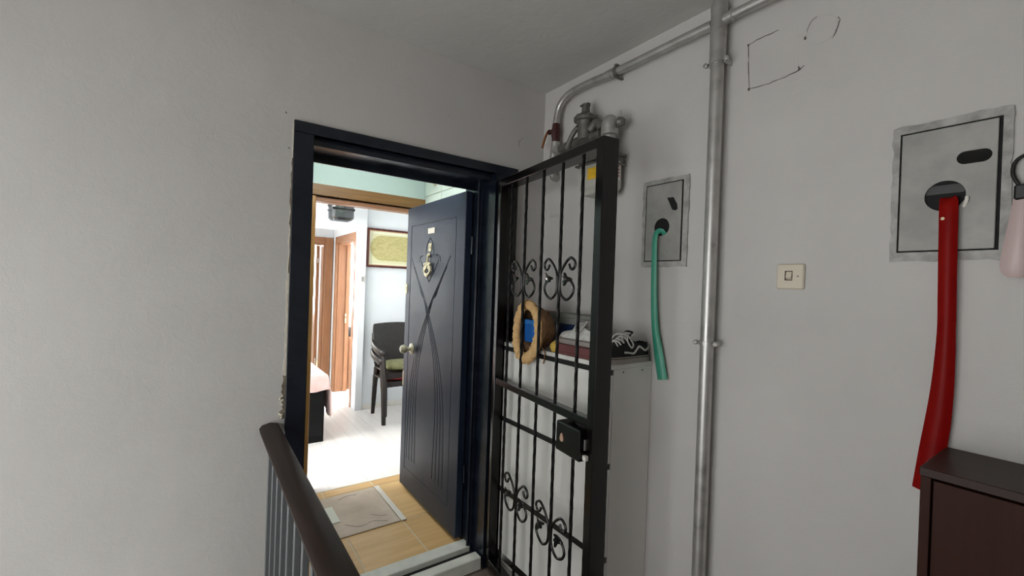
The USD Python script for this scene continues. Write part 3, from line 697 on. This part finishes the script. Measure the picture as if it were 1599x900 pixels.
tb, pan = meter_box('meter_box', 'grey steel meter box nearest the shoehorn with red plastic', -1.594, -1.824, 1.638, 2.015, 0, 0, 0, 0, -1.613, -1.80, 1.664, 1.991, (-1.7055, 1.8085), .0400)
capsule = Polygon([(-1.742, 1.902), (-1.773, 1.902), (-1.773, 1.9021), (-1.742, 1.9021)]).buffer(.0165)
pan = pan - man(prism(capsule, -.02, .02, 'yz'))
tb.part('door_panel', as_tm(pan), BOXGREY)
tb.part('slot_window', prism(capsule.buffer(-.0008), -.0062, -.0042, 'yz'), simple('dark_glossy_window', (14, 14, 15), .12))
tb.part('meter_front', [box(-.0030, -.0020, -1.742, -1.668, 1.815, 1.838)], simple('dim_meter_face', (44, 46, 44), .3))
tb2, pan2 = meter_box('meter_box', 'grey steel meter box above the white cabinet with green shoehorn', -.727, -.951, 1.634, 2.010, 0, 0, 0, 0, -.745, -.921, 1.659, 1.988, (-.829, 1.803), .0375)
tb2.part('door_panel', as_tm(pan2), BOXGREY)
tb2.part('latch_flap', prism([(-.852, 1.925), (-.882, 1.923), (-.900, 1.892), (-.903, 1.872), (-.893, 1.866), (-.878, 1.872), (-.862, 1.905)], -.0100, -.0075, 'yz'), BLKPL, 'black latch flap')

# shoehorns
def ribbon(path, width, thick, curl, n_across=7):
    """A shoehorn blade: path of (y, z), hanging at x = -d; width and curl vary along it."""
    rows = []
    for (x, y, z), w, c, ty in zip(path, width, curl, np.gradient(np.array([(p[1], p[2]) for p in path]), axis=0)):
        ty = ty / np.linalg.norm(ty); ny = np.array([-ty[1], ty[0]])
        rows.append([(x - c * (1 - (u * 2) ** 2), y + ny[0] * w * u, z + ny[1] * w * u) for u in np.linspace(-.5, .5, n_across)])
    return grid_solid(np.array(rows), thick)


def horn_path(pts, n=7):
    return spline(pts, n)


gpts = horn_path([(-.003, -.843, 1.772), (-.012, -.836, 1.784), (-.022, -.822, 1.782), (-.026, -.813, 1.755), (-.024, -.811, 1.65), (-.022, -.815, 1.50), (-.020, -.824, 1.38), (-.018, -.838, 1.30), (-.016, -.852, 1.23), (-.013, -.866, 1.158)])
n = len(gpts); tt = np.linspace(0, 1, n)
sh = Thing('shoehorn', 'long green plastic shoehorn hanging from the meter box hole', 'shoehorn', (-.02, -.83, 1.158))
sh.part('blade', ribbon(gpts, np.interp(tt, [0, .35, .7, .85, 1], [.020, .021, .030, .042, .044]), .004, np.interp(tt, [0, .3, .7, 1], [.0, .002, .008, .010])), GREENP, smooth=50)
rpts = horn_path([(.0005, -1.714, 1.800), (-.010, -1.714, 1.795), (-.022, -1.717, 1.780), (-.024, -1.7185, 1.70), (-.022, -1.720, 1.58), (-.020, -1.7215, 1.45), (-.018, -1.719, 1.33), (-.016, -1.713, 1.23), (-.014, -1.703, 1.13), (-.012, -1.693, 1.02)])
n = len(rpts); tt = np.linspace(0, 1, n)
sr = Thing('shoehorn', 'long red plastic shoehorn hanging behind the brown cabinet', 'shoehorn', (-.02, -1.71, 1.02))
sr.part('blade', ribbon(rpts, np.interp(tt, [0, .25, .55, .8, 1], [.033, .033, .030, .046, .052]), .004, np.interp(tt, [0, .3, .7, 1], [.002, .006, .010, .009])), REDP, smooth=50)
sr.part('pin', lathe([(.005, 0), (.004, .003)], (-.030, -1.708, 1.745), '-x', 12), BRASS, 'small brass pin')
sr.part('hook_end', tube(spline([(-.006, -1.742, 1.776), (-.014, -1.748, 1.79), (-.012, -1.748, 1.80)], 4), .004, 8), WHITEP, 'white hook end')
sp = Thing('shoehorn', 'short pale pink shoehorn with black loop at the right edge', 'shoehorn', (-.02, -1.84, 1.59))
sp.part('blade', ribbon([(-.014, -1.8445, 1.785), (-.016, -1.8430, 1.73), (-.016, -1.8400, 1.66), (-.014, -1.8365, 1.62), (-.012, -1.835, 1.602), (-.011, -1.834, 1.594)], [.028, .036, .048, .050, .040, .018], .004, [.004, .009, .011, .009, .006, .003]), PINKP, smooth=50)
sp.part('collar', box(-.026, -.006, -1.862, -1.829, 1.778, 1.815, .004), BLKPL, 'black collar')
sp.part('loop', tube(spline([(-.016, -1.838, 1.81), (-.014, -1.826, 1.842), (-.012, -1.829, 1.872), (-.010, -1.846, 1.886), (-.012, -1.863, 1.872), (-.014, -1.866, 1.842), (-.016, -1.854, 1.81)], 6), .0042, 8), BLKPL, 'black hanging loop', smooth=50)
sp.part('wall_hook', tube([(0, -1.846, 1.881), (-.012, -1.846, 1.881), (-.018, -1.846, 1.884)], .0025, 8), STEEL)

# light switch
ls = Thing('light_switch', 'cream single light switch right of the gas pipe', 'light switch', (0, -1.338, 1.549))
pl = man(box(-.010, .0, -1.380, -1.296, 1.551, 1.635, .004)) - man(box(-.02, -.006, -1.346, -1.322, 1.580, 1.612))
ls.part('plate', as_tm(pl), CREAM)
ls.part('recess', box(-.0065, -.0055, -1.346, -1.322, 1.580, 1.612), simple('brown_switch_recess', (78, 66, 50), .6))
ls.part('rocker', prism([(-.0062, 1.583), (-.0145, 1.590), (-.0095, 1.609), (-.0062, 1.609)], -1.3435, -1.3265, 'xz'), CREAM)
ls.part('screw', lathe([(.0028, 0), (.0022, .0012)], (-.010, -1.362, 1.594), '-x', 10), OLDST)

# ---------------------------------------------------------------- white shoe cabinet behind the gate
WX, WY0, WY1, WT = -.262, -.80, -.048, 1.226
wc = Thing('shoe_cabinet', 'narrow white shoe cabinet with black handle strips behind the gate', 'cabinet', (-.13, -.41, LZ))
wc.part('side_panel', box(WX + .018, -.002, WY0, WY0 + .018, LZ, WT - .020, .001), WHITEL)
wc.part('side_panel', box(WX + .018, -.002, WY1 - .018, WY1, LZ, WT - .020, .001), WHITEL)
wc.part('top_panel', box(WX - .002, -.002, WY0 - .002, WY1 + .002, WT - .020, WT, .0015), WHITEL)
wc.part('back_panel', box(-.008, -.003, WY0 + .018, WY1 - .018, LZ, WT - .020), WHITEL)
wc.part('plinth', box(WX + .006, WX + .016, WY0 + .001, WY1 - .001, LZ, LZ + .055), WHITEL)
for za, zb in ((.828, 1.184), (.452, .805), (.108, .429)):
    d = wc.part('flap_door', box(WX, WX + .017, WY0 + .001, WY1 - .001, za, zb, .001), WHITEL)
    wc.part('handle_strip', box(WX - .007, WX + .010, WY0 - .003, WY1, zb + .001, zb + .021, .001), BLKPL, 'black plastic handle strip', under=d)
for x in (-.185, -.065):
    wc.part('screw', lathe([(.004, 0), (.003, .0012)], (x, WY0, WT - .035), '-y', 10), OLDST)

# things on the white cabinet
bag = Thing('fabric_bag', 'tan fabric bag with a gathered round opening lying on the white cabinet', 'bag', (-.25, -.295, WT))
cy, cz0 = -.295, 1.310
U = np.linspace(0, 2 * np.pi, 97)[:-1]; Vv = np.linspace(0, 2 * np.pi, 17)[:-1]
pts = []
for u in U:
    fold = 1 + .10 * math.sin(u * 23) + .07 * math.sin(u * 41 + 1) + .05 * math.sin(u * 13 + 2)
    for v in Vv:
        rr = .0235 * fold * (1.15 if math.sin(u) < -.2 else 1)
        ry, rz = .086 + rr * math.cos(v), .131 + rr * math.cos(v)
        pts.append((-.300 - rr * .75 * math.sin(v) - .010 * (math.sin(u) < 0) * -math.sin(u), cy + ry * math.cos(u), cz0 + rz * math.sin(u)))
Fc = []
for i in range(96):
    for j in range(16):
        a, b, c, d = i * 16 + j, ((i + 1) % 96) * 16 + j, ((i + 1) % 96) * 16 + (j + 1) % 16, i * 16 + (j + 1) % 16
        Fc += [[a, b, c], [a, c, d]]
rim = trimesh.Trimesh(np.array(pts), Fc, process=False)
if rim.volume < 0: rim.invert()
bag.part('gathered_rim', rim, TAN, smooth=60)
stations = [(-.296, 1.312, .098, .138), (-.282, 1.318, .104, .126), (-.272, 1.330, .104, .1015), (-.235, 1.328, .100, .098), (-.205, 1.318, .092, .086), (-.185, 1.312, .070, .070), (-.176, 1.308, .03, .03)]
rows = []
for k, (x, zc, ry, rz) in enumerate(stations):
    rows.append([(x, cy + ry * math.cos(u) * (1 + .03 * math.sin(9 * u + k)), max(zc + rz * math.sin(u) * (1 + .03 * math.sin(7 * u + k)), 1.2275 if x > -.27 else 0)) for u in np.linspace(0, 2 * np.pi, 49)])
bag.part('bag_body', grid_solid(np.array(rows), .004), TANDK, 'darker brown bag body', smooth=60)
bag.part('drawstring', tube(spline([(-.285, -.385, 1.25), (-.272, -.398, 1.22), (-.27, -.395, 1.19), (-.268, -.385, 1.165)], 5), .003, 6), TANDK)
bb = Thing('blue_carton', 'bright blue carton showing inside the tan bag', 'box', (-.23, -.295, 1.25))
bb.part('carton', box(-.262, -.200, -.366, -.220, 1.252, 1.340, .002), BLUE)
bb.part('lid', box(-.264, -.198, -.368, -.218, 1.340, 1.364, .002), simple('lighter_blue_card', (54, 128, 208), .5), 'lighter blue lid')
bx = Thing('storage_box', 'dark blue carton against the wall on the white cabinet', 'box', (-.055, -.33, WT))
bx.part('carton', box(-.098, -.012, -.470, -.222, WT, 1.322, .002), NAVYB)
bx.part('lid', box(-.100, -.010, -.472, -.220, 1.322, 1.346, .002), simple('darker_blue_card', (16, 34, 70), .5))
gb = Thing('storage_box', 'flat grey carton lying on the dark blue carton', 'box', (-.055, -.36, 1.3465))
gb.part('carton', box(-.100, -.010, -.520, -.225, 1.3465, 1.378, .002), GREYC)
gb.part('lid', box(-.102, -.008, -.522, -.223, 1.378, 1.398, .002), GREYC)
wb = Thing('storage_box', 'brown carton at the corner end of the white cabinet', 'box', (-.055, -.14, WT))
wb.part('carton', box(-.098, -.012, -.214, -.07, WT, 1.38, .002), WOODC)
wb.part('lid', box(-.101, -.009, -.217, -.067, 1.38, 1.398, .002), simple('reddish_card', (112, 62, 48), .6))
v = trimesh.creation.icosphere(3, 1.0); P0 = np.array(v.vertices)
P0 = P0 * (1 + .45 * (meshkit.fbm(P0 * 2.2 + 5, 3) - .5)[:, None]) * [.030, .026, .030]
P0[:, 2] = np.maximum(P0[:, 2], -.022)
single('crumpled_cloth', trimesh.Trimesh(P0 + [-.232, -.432, WT + .0225], v.faces, process=False), YCLOTH, 'crumpled yellow cloth between the tan bag and the grey sneaker', 'cloth', smooth=60)
mb = Thing('shoe_box', 'flat maroon carton under the grey white sneaker', 'box', (-.19, -.58, WT))
mb.part('lid', box(-.257, -.115, -.712, -.462, WT + .012, WT + .046, .002), MAROON)
mb.part('carton', box(-.254, -.118, -.709, -.465, WT, WT + .012, .001), MAROON)


def sneaker(name, label, toe, heel, z0, w, upper, stripe=None, side=1, hgt=1.0):
    """toe and heel: (x, y) ground points."""
    toe, heel = np.array(toe, float), np.array(heel, float); L = np.linalg.norm(heel - toe); ax = (heel - toe) / L; nr = np.array([-ax[1], ax[0]])
    t = Thing(name, label, 'shoe', (*((toe + heel) / 2), z0))

    def at(u, s, h):
        xy = toe + ax * u * L + nr * s
        return (xy[0], xy[1], z0 + h)
    us = np.array([0, .02, .06, .13, .25, .4, .55, .7, .84, .93, .98, 1.0])
    hw = np.array([.10, .42, .66, .84, .97, 1.0, .92, .82, .78, .70, .50, .12]) * w / 2
    st = .028
    ol = [at(u, h, 0)[:2] for u, h in zip(us, hw)] + [at(u, -h, 0)[:2] for u, h in zip(us[::-1], hw[::-1])]
    pol = Polygon(ol).buffer(.003)
    t.part('sole', prism(pol, z0, z0 + st, 'xy'), RUBBER, 'pale rubber sole')
    t.part('sole_line', prism(pol.buffer(.0012), z0 + .021, z0 + .0235, 'xy'), BLKPL)
    hh = np.array([.018, .030, .040, .048, .056, .074, .098, .104, .090, .092, .080, .055]) * hgt
    rows = []
    for u, h_, w_ in zip(us, hh, hw):
        ring = []
        for a in np.linspace(0, np.pi, 15):
            cw = math.copysign(abs(math.cos(a)) ** .8, math.cos(a)); narrow = 1 - .35 * math.sin(a) * (1 if u > .3 else .4)
            ring.append(at(u, w_ * .98 * cw * narrow, st - .004 + (h_ - st + .02) * math.sin(a) ** .75))
        rows.append(ring)
    P = np.array(rows); n_, m_ = P.shape[:2]
    V = P.reshape(-1, 3); Fc = []
    for i in range(n_ - 1):
        for j in range(m_ - 1):
            a, b, c, d = i * m_ + j, (i + 1) * m_ + j, (i + 1) * m_ + j + 1, i * m_ + j + 1
            Fc += [[a, b, c], [a, c, d]]
        a, b = i * m_, (i + 1) * m_; c, d = a + m_ - 1, b + m_ - 1
        Fc += [[a, c, d], [a, d, b]]
    for i in (0, n_ - 1):
        for j in range(1, m_ - 1):
            Fc.append([i * m_, i * m_ + j, i * m_ + j + 1] if i else [i * m_, i * m_ + j + 1, i * m_ + j])
    s_ = trimesh.Trimesh(V, Fc, process=True); s_.fix_normals()
    if s_.volume < 0: s_.invert()
    try:
        e = trimesh.creation.icosphere(3, 1.0); R = np.eye(4); R[:2, 0], R[:2, 1] = ax * .078, nr * .030; R[2, 2] = .062; R[:3, 3] = at(.77, 0, .118 * hgt)
        e.apply_transform(R); s2 = man(s_) - man(e)
        if s2.volume() > 1e-5: s_ = as_tm(s2)
    except Exception:
        pass
    t.part('upper', s_, upper, smooth=40)
    t.part('tongue', grid_solid(np.array([[at(u, s, (h_ + .012 - 6 * s * s) * hgt) for s in np.linspace(-.022, .022, 5)] for u, h_ in ((.42, .072), (.50, .088), (.58, .106), (.64, .126))]), .005), upper, smooth=60)
    for k, u in enumerate(np.linspace(.34, .58, 5)):
        h0 = np.interp(u, us, hh) + .020
        for sg in (1, -1):
            t.part('lace', tube(spline([at(u, -.026 * sg, h0 - .014), at(u + .015, -.006 * sg, h0 + .003), at(u + .03, .012 * sg, h0 + .006), at(u + .045, .030 * sg, h0 - .008)], 4), .0034, 6), LACE)
    for sg in (1, -1):
        t.part('lace_loop', tube(spline([at(.57, 0, .118 * hgt), at(.50, .030 * sg, .120 * hgt), at(.46, .046 * sg, .095 * hgt), at(.52, .052 * sg, .068 * hgt), at(.58, .042 * sg, .085 * hgt), at(.58, .01 * sg, .115 * hgt)], 6), .0032, 6), LACE)
    if stripe:
        for sg in (1, -1):
            sp_ = spline(stripe, 6)
            def surf(u, h):
                wv = np.interp(u, us, hw); hv = np.interp(u, us, hh) + .016; q = min(1, max(.02, (h - st + .004) / (hv - st + .004))) ** (1 / .75)
                a = math.asin(min(1, q)); return wv * math.cos(a) ** .8 * (1 - .35 * math.sin(a)) + .0015
            t.part('side_stripe', tube([at(u, sg * surf(u, h), h) for u, h in sp_], .0045, 6), LACE, 'white wavy side stripe')
    return t


sneaker('sneaker', 'grey white knitted sneaker on the maroon carton', (-.190, -.425), (-.185, -.705), WT + .0465, .092, SHOEW, hgt=.82)
sneaker('sneaker', 'black low sneaker with white wavy side stripe and white laces', (-.305, -.752), (-.012, -.772), WT + .0005, .094, SHOEB, stripe=[(.42, .046), (.52, .043), (.60, .040), (.68, .055), (.74, .066), (.80, .058), (.86, .048), (.92, .054), (.97, .060)], hgt=.95)

# ---------------------------------------------------------------- brown cabinet bottom right
bc = Thing('shoe_cabinet', 'dark brown shoe cabinet below the red shoehorn', 'cabinet', (-.125, -2.1, LZ))
BY0, BY1, BT = -1.728, -2.75, 1.147
bc.part('top_panel', box(-.251, -.002, BY1 - .002, BY0 + .002, BT - .020, BT, .0015), BRCABT)
bc.part('side_panel', box(-.249, -.002, BY0 - .018, BY0, LZ, BT - .020, .001), BRCAB)
bc.part('side_panel', box(-.249, -.002, BY1, BY1 + .018, LZ, BT - .020, .001), BRCAB)
bc.part('back_panel', box(-.008, -.003, BY1 + .018, BY0 - .018, LZ, BT - .020), BRCAB)
for k, (z0, z1) in enumerate(((.77, 1.1215), (.42, .764), (.09, .414))):
    bc.part('flap_door', box(-.247, -.230, BY1 + .021, BY0 - .0215, z0, z1, .0012), BRCAB)
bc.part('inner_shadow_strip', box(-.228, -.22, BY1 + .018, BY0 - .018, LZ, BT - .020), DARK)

# ---------------------------------------------------------------- in the entry and the hall
mat_ = Thing('doormat', 'grey brown doormat with white fringed edge on the entry tiles', 'mat', (-0.8643, 0.8245, FZ))
P = np.array([[(x, y + .01 * (x + .55), FZ + .0055 + .0025 * meshkit.noise(np.array([x * 9, y * 9, 0.3]))) for y in np.linspace(.567, 1.087, 24)] for x in np.linspace(-1.326, -.565, 30)])
mat_.part('pile', grid_solid(P, .005), RUG, smooth=60)
P = np.array([[(x + .0022 * meshkit.noise(np.array([y * 40, x * 9, 0])) , y + .01 * (x + .55), FZ + .008 + .0015 * meshkit.noise(np.array([y * 70, x * 70, 1.]))) for y in np.linspace(.562, 1.093, 60)] for x in np.linspace(-.562, -.528, 5)])
mat_.part('fringe', grid_solid(P, .005), FRINGE, 'white fringe along the edge', smooth=60)
for k, c in enumerate(([(-.864, .688), (-.79, .625), (-.707, .646), (-.633, .60)], [(-.696, .73), (-.654, .688), (-.612, .667)], [(-.822, 1.013), (-.76, 1.045), (-.696, 1.035)])):
    mat_.part('crease', tube([(x, y, FZ + .0078) for x, y in spline(c, 6)], [.0005] + [.0012] * (6 * (len(c) - 1) - 1) + [.0005], 5), simple('mat_crease_%d' % k, (166, 150, 134), .9))
ps = Thing('floor_sheet', 'small white square sheet lying on the doormat', 'sheet', (-0.9798, 0.835, FZ))
ps.part('sheet', box(-1.0848, -0.879, 0.7321, 0.94, FZ + .0088, FZ + .0125, .001), PAPER)

tb_ = Thing('low_cabinet', 'black low cabinet under the pink cloth in the hall', 'cabinet', (-1.0743, 2.5675, FZ))
tb_.part('body', box(-1.4418, -0.6543, 2.2126, 2.935, FZ, 0.648, .004), BLKF)
tb_.part('top', box(-1.4523, -0.6438, 2.2, 2.9455, 0.648, 0.6648, .002), BLKF)
tb_.part('front_panel', box(-1.0323, -0.6753, 2.2042, 2.2136, FZ + .06, 0.627, .002), BLKF)
# tablecloth: a sheet over the top, short at the front, long at the right
us_ = np.concatenate([np.linspace(-1.431, -.654, 20), [-.637, -.629, -.621, -.616, -.612, -.609, -.607]]); dz = np.concatenate([np.zeros(20), [.004, .03, .09, .16, .24, .32, .375]])
vs_ = np.concatenate([[.14, .11, .07, .03, .006], np.zeros(16)]); vy = np.concatenate([[2.177, 2.179, 2.183, 2.189, 2.196], np.linspace(2.203, 2.935, 16)])
rows = []
for x, dx_ in zip(us_, dz):
    row = []
    for q, (y, dy_) in enumerate(zip(vy, vs_)):
        drop = max(dx_, dy_ * (1 + .06 * math.sin(x * 23))) if dx_ < .1 else dx_ * (1 + .06 * math.sin(y * 20)) + dy_ * .25
        wv = .010 * math.sin(y * 26 + 1) * min(1, dx_ / .2)
        row.append((x + wv + .012 * math.sin(y * 9) * min(1, dx_ / .3), y - .006 * math.sin(x * 30) * min(1, dy_ / .1) + (.02 * min(1, dx_ / .3) if q < 5 else 0) * math.sin(x * 300), .670 - drop))
    rows.append(row)
single('tablecloth', grid_solid(np.array(rows)[:, ::-1], -.003), CLOTH, 'pale pink cloth hanging over the black low cabinet', 'tablecloth', smooth=60)


def chair(name, label, dz, dy):
    t = Thing(name, label, 'chair', (.217, 2.62 + dy, FZ + dz), group=None)
    o = np.array([.217, .1 + dy, dz - .0765])
    sh_ = lambda P: np.array(P) * 1.05 + o
    hwid = .265
    # back: curved woven panel
    rows = []
    for z, y, w in ((.55, 2.500, .205), (.62, 2.515, .222), (.72, 2.535, .236), (.82, 2.555, .244), (.92, 2.572, .248), (.99, 2.584, .244), (1.008, 2.588, .232)):
        rows.append([(w * u, y + .045 * (1 - u * u) - .02 + (0 if z < .98 else 0), z - (.012 * u * u if z > .9 else 0)) for u in np.linspace(-1, 1, 15)])
    t.part('backrest', grid_solid(sh_(rows), -.016), PLAST, smooth=50)
    rows = [[(u * (.235 if y > 2.3 else .245), y, .552 - .018 * (1 - u * u) - (.014 if y < 2.2 else 0)) for u in np.linspace(-1, 1, 11)] for y in np.linspace(2.185, 2.535, 9)]
    t.part('seat', grid_solid(sh_(rows), .014), PLAST, smooth=50)
    rows = [[(u * .245, 2.182 + .012 * (1 - u * u), z) for u in np.linspace(-1, 1, 11)] for z in (.490, .515, .545)]
    t.part('apron', grid_solid(sh_(rows), .012), PLASTS, smooth=50)
    for sg in (-1, 1):
        t.part('leg', tube(sh_([(sg * .262, 2.200, .742), (sg * .258, 2.195, .62), (sg * .245, 2.185, .45), (sg * .24, 2.178, .28), (sg * .238, 2.172, .1301)]), [.030, .038, .040, .036, .030], 8, rb=[.022, .026, .027, .025, .022]), PLASTS, smooth=50)
        t.part('leg', tube(sh_([(sg * .215, 2.520, .55), (sg * .212, 2.56, .36), (sg * .205, 2.605, .1301)]), [.030, .026, .020], 8), PLASTS, smooth=50)
        t.part('armrest', tube(sh_(spline([(sg * .245, 2.565, .80), (sg * .275, 2.48, .795), (sg * .295, 2.36, .775), (sg * .298, 2.25, .760), (sg * .288, 2.19, .748), (sg * .262, 2.165, .738)], 5)), .017, 10, rb=.034), PLASTS, smooth=50)
    return t


chair('armchair', 'upper dark brown rattan look plastic armchair of the stack in the hall', .090, 0.0)
chair('armchair', 'lower dark brown rattan look plastic armchair of the stack in the hall', 0.0, .022)


def cushion(name, label, z, h, mat, y0=2.415):
    v = trimesh.creation.icosphere(3, 1.0); q = np.array(v.vertices)
    q = np.sign(q) * np.abs(q) ** np.array([.55, .55, .9])
    single(name, trimesh.Trimesh(q * [.215, .158, h / 2] + [.217, y0 + .158, z + h / 2], v.faces, process=False), mat, label, 'cushion', smooth=60)


cushion('seat_cushion', 'green cushion on the upper armchair of the stack', .589, .095, GREENC)
cushion('seat_cushion', 'red cushion on the lower armchair of the stack', .497, .046, REDC)

pc = Thing('framed_picture', 'framed gold green calligraphy panel on the hall wall', 'picture', (0.3117, 3.061, 1.6875))
x0, x1, z0, z1 = -.068, .711, 1.6875, 2.1338
pc.part('frame', prism(Polygon([(x0, z0), (x1, z0), (x1, z1), (x0, z1)], [[(x0 + .026, z0 + .022), (x1 - .026, z0 + .022), (x1 - .026, z1 - .022), (x0 + .026, z1 - .022)]]), 3.037, 3.0695, 'xz'), FRMB)
pc.part('inner_edge', prism(Polygon([(x0 + .026, z0 + .022), (x1 - .026, z0 + .022), (x1 - .026, z1 - .022), (x0 + .026, z1 - .022)], [[(x0 + .034, z0 + .030), (x1 - .034, z0 + .030), (x1 - .034, z1 - .030), (x0 + .034, z1 - .030)]]), 3.046, 3.067, 'xz'), GILT)
pc.part('mount', box(x0 + .034, x1 - .034, 3.0589, 3.0673, z0 + .03, z1 - .03), MAT)
pc.part('print_field', box(x0 + .062, x1 - .062, 3.0573, 3.06, z0 + .05, z1 - .06), PRINTF)
ov = Polygon([(x0 + .19, 1.913), (x1 - .19, 1.913), (x1 - .19, 1.914), (x0 + .19, 1.914)]).buffer(.145)
pc.part('oval_print', prism(ov, 3.0553, 3.058, 'xz'), PRINT, 'oval panel of faint script')
hs = Thing('light_switch', 'white light switch on the corner strip in the hall', 'light switch', (-0.1083, 3.0295, 1.4985))
hs.part('plate', box(-0.1325, -0.0821, 3.0253, 3.0348, 1.5037, 1.5877, .003), WHITEP)
hs.part('rocker', box(-0.1209, -0.0936, 3.0211, 3.0264, 1.5195, 1.572, .002), simple('grey_rocker', (150, 150, 150), .4))
lp = Thing('ceiling_lamp', 'dark square smoked glass lamp hanging in the hall', 'lamp', (-0.4128, 2.83, 2.1495))
lp.part('shade', [as_tm(man(box(-0.5199, -0.2994, 2.725, 2.935, 2.1495, 2.3385, .025)) - man(box(-0.5094, -0.3099, 2.7355, 2.9245, 2.1621, 2.349, .02)))], SMOKE, 'smoked glass shade')
for z in (2.249, 2.299):
    lp.part('metal_band', as_tm(man(box(-0.5241, -0.2952, 2.7208, 2.9392, z, z + .022, .006)) - man(box(-0.5178, -0.3015, 2.7271, 2.9329, z - .1, z + .1))), BLKPL)
lp.part('cap', box(-0.5252, -0.2942, 2.7198, 2.9403, 2.3364, 2.3753, .006), BLKPL)
lp.part('bulb', lathe([(.012, 2.235), (.03, 2.25), (.033, 2.275), (.02, 2.31), (.014, 2.338)], (-.41, 2.83, 0), 'z', 16), WHITEP, smooth=40)
lp.part('rod', tube([(-.41, 2.83, 2.37), (-.41, 2.83, 2.5), (-.41, 2.83, CZ)], .01, 10), BLKPL)
# in the small bright room
dr = Thing('drawer_chest', 'light wood chest seen through the bright right doorway', 'chest', (0.4482, 4.09, FZ))
dr.part('body', box(0.0597, 0.6582, 4.09, 4.2895, FZ, 0.7635, .003), OAKR)
for z in (.13, .34, .55):
    dr.part('drawer', box(0.0702, 0.6477, 4.0774, 4.0911, z, z + .18, .002), OAKR)
bk = Thing('radio', 'small black box on the light wood chest', 'box', (0.1857, 4.174, 0.7635))
bk.part('case', box(0.0807, 0.2907, 4.111, 4.2475, 0.7635, 0.8895, .006), BLKPL)
bk.part('top', box(0.0859, 0.2854, 4.1162, 4.2422, 0.8895, 0.9105, .003), WHITEP)
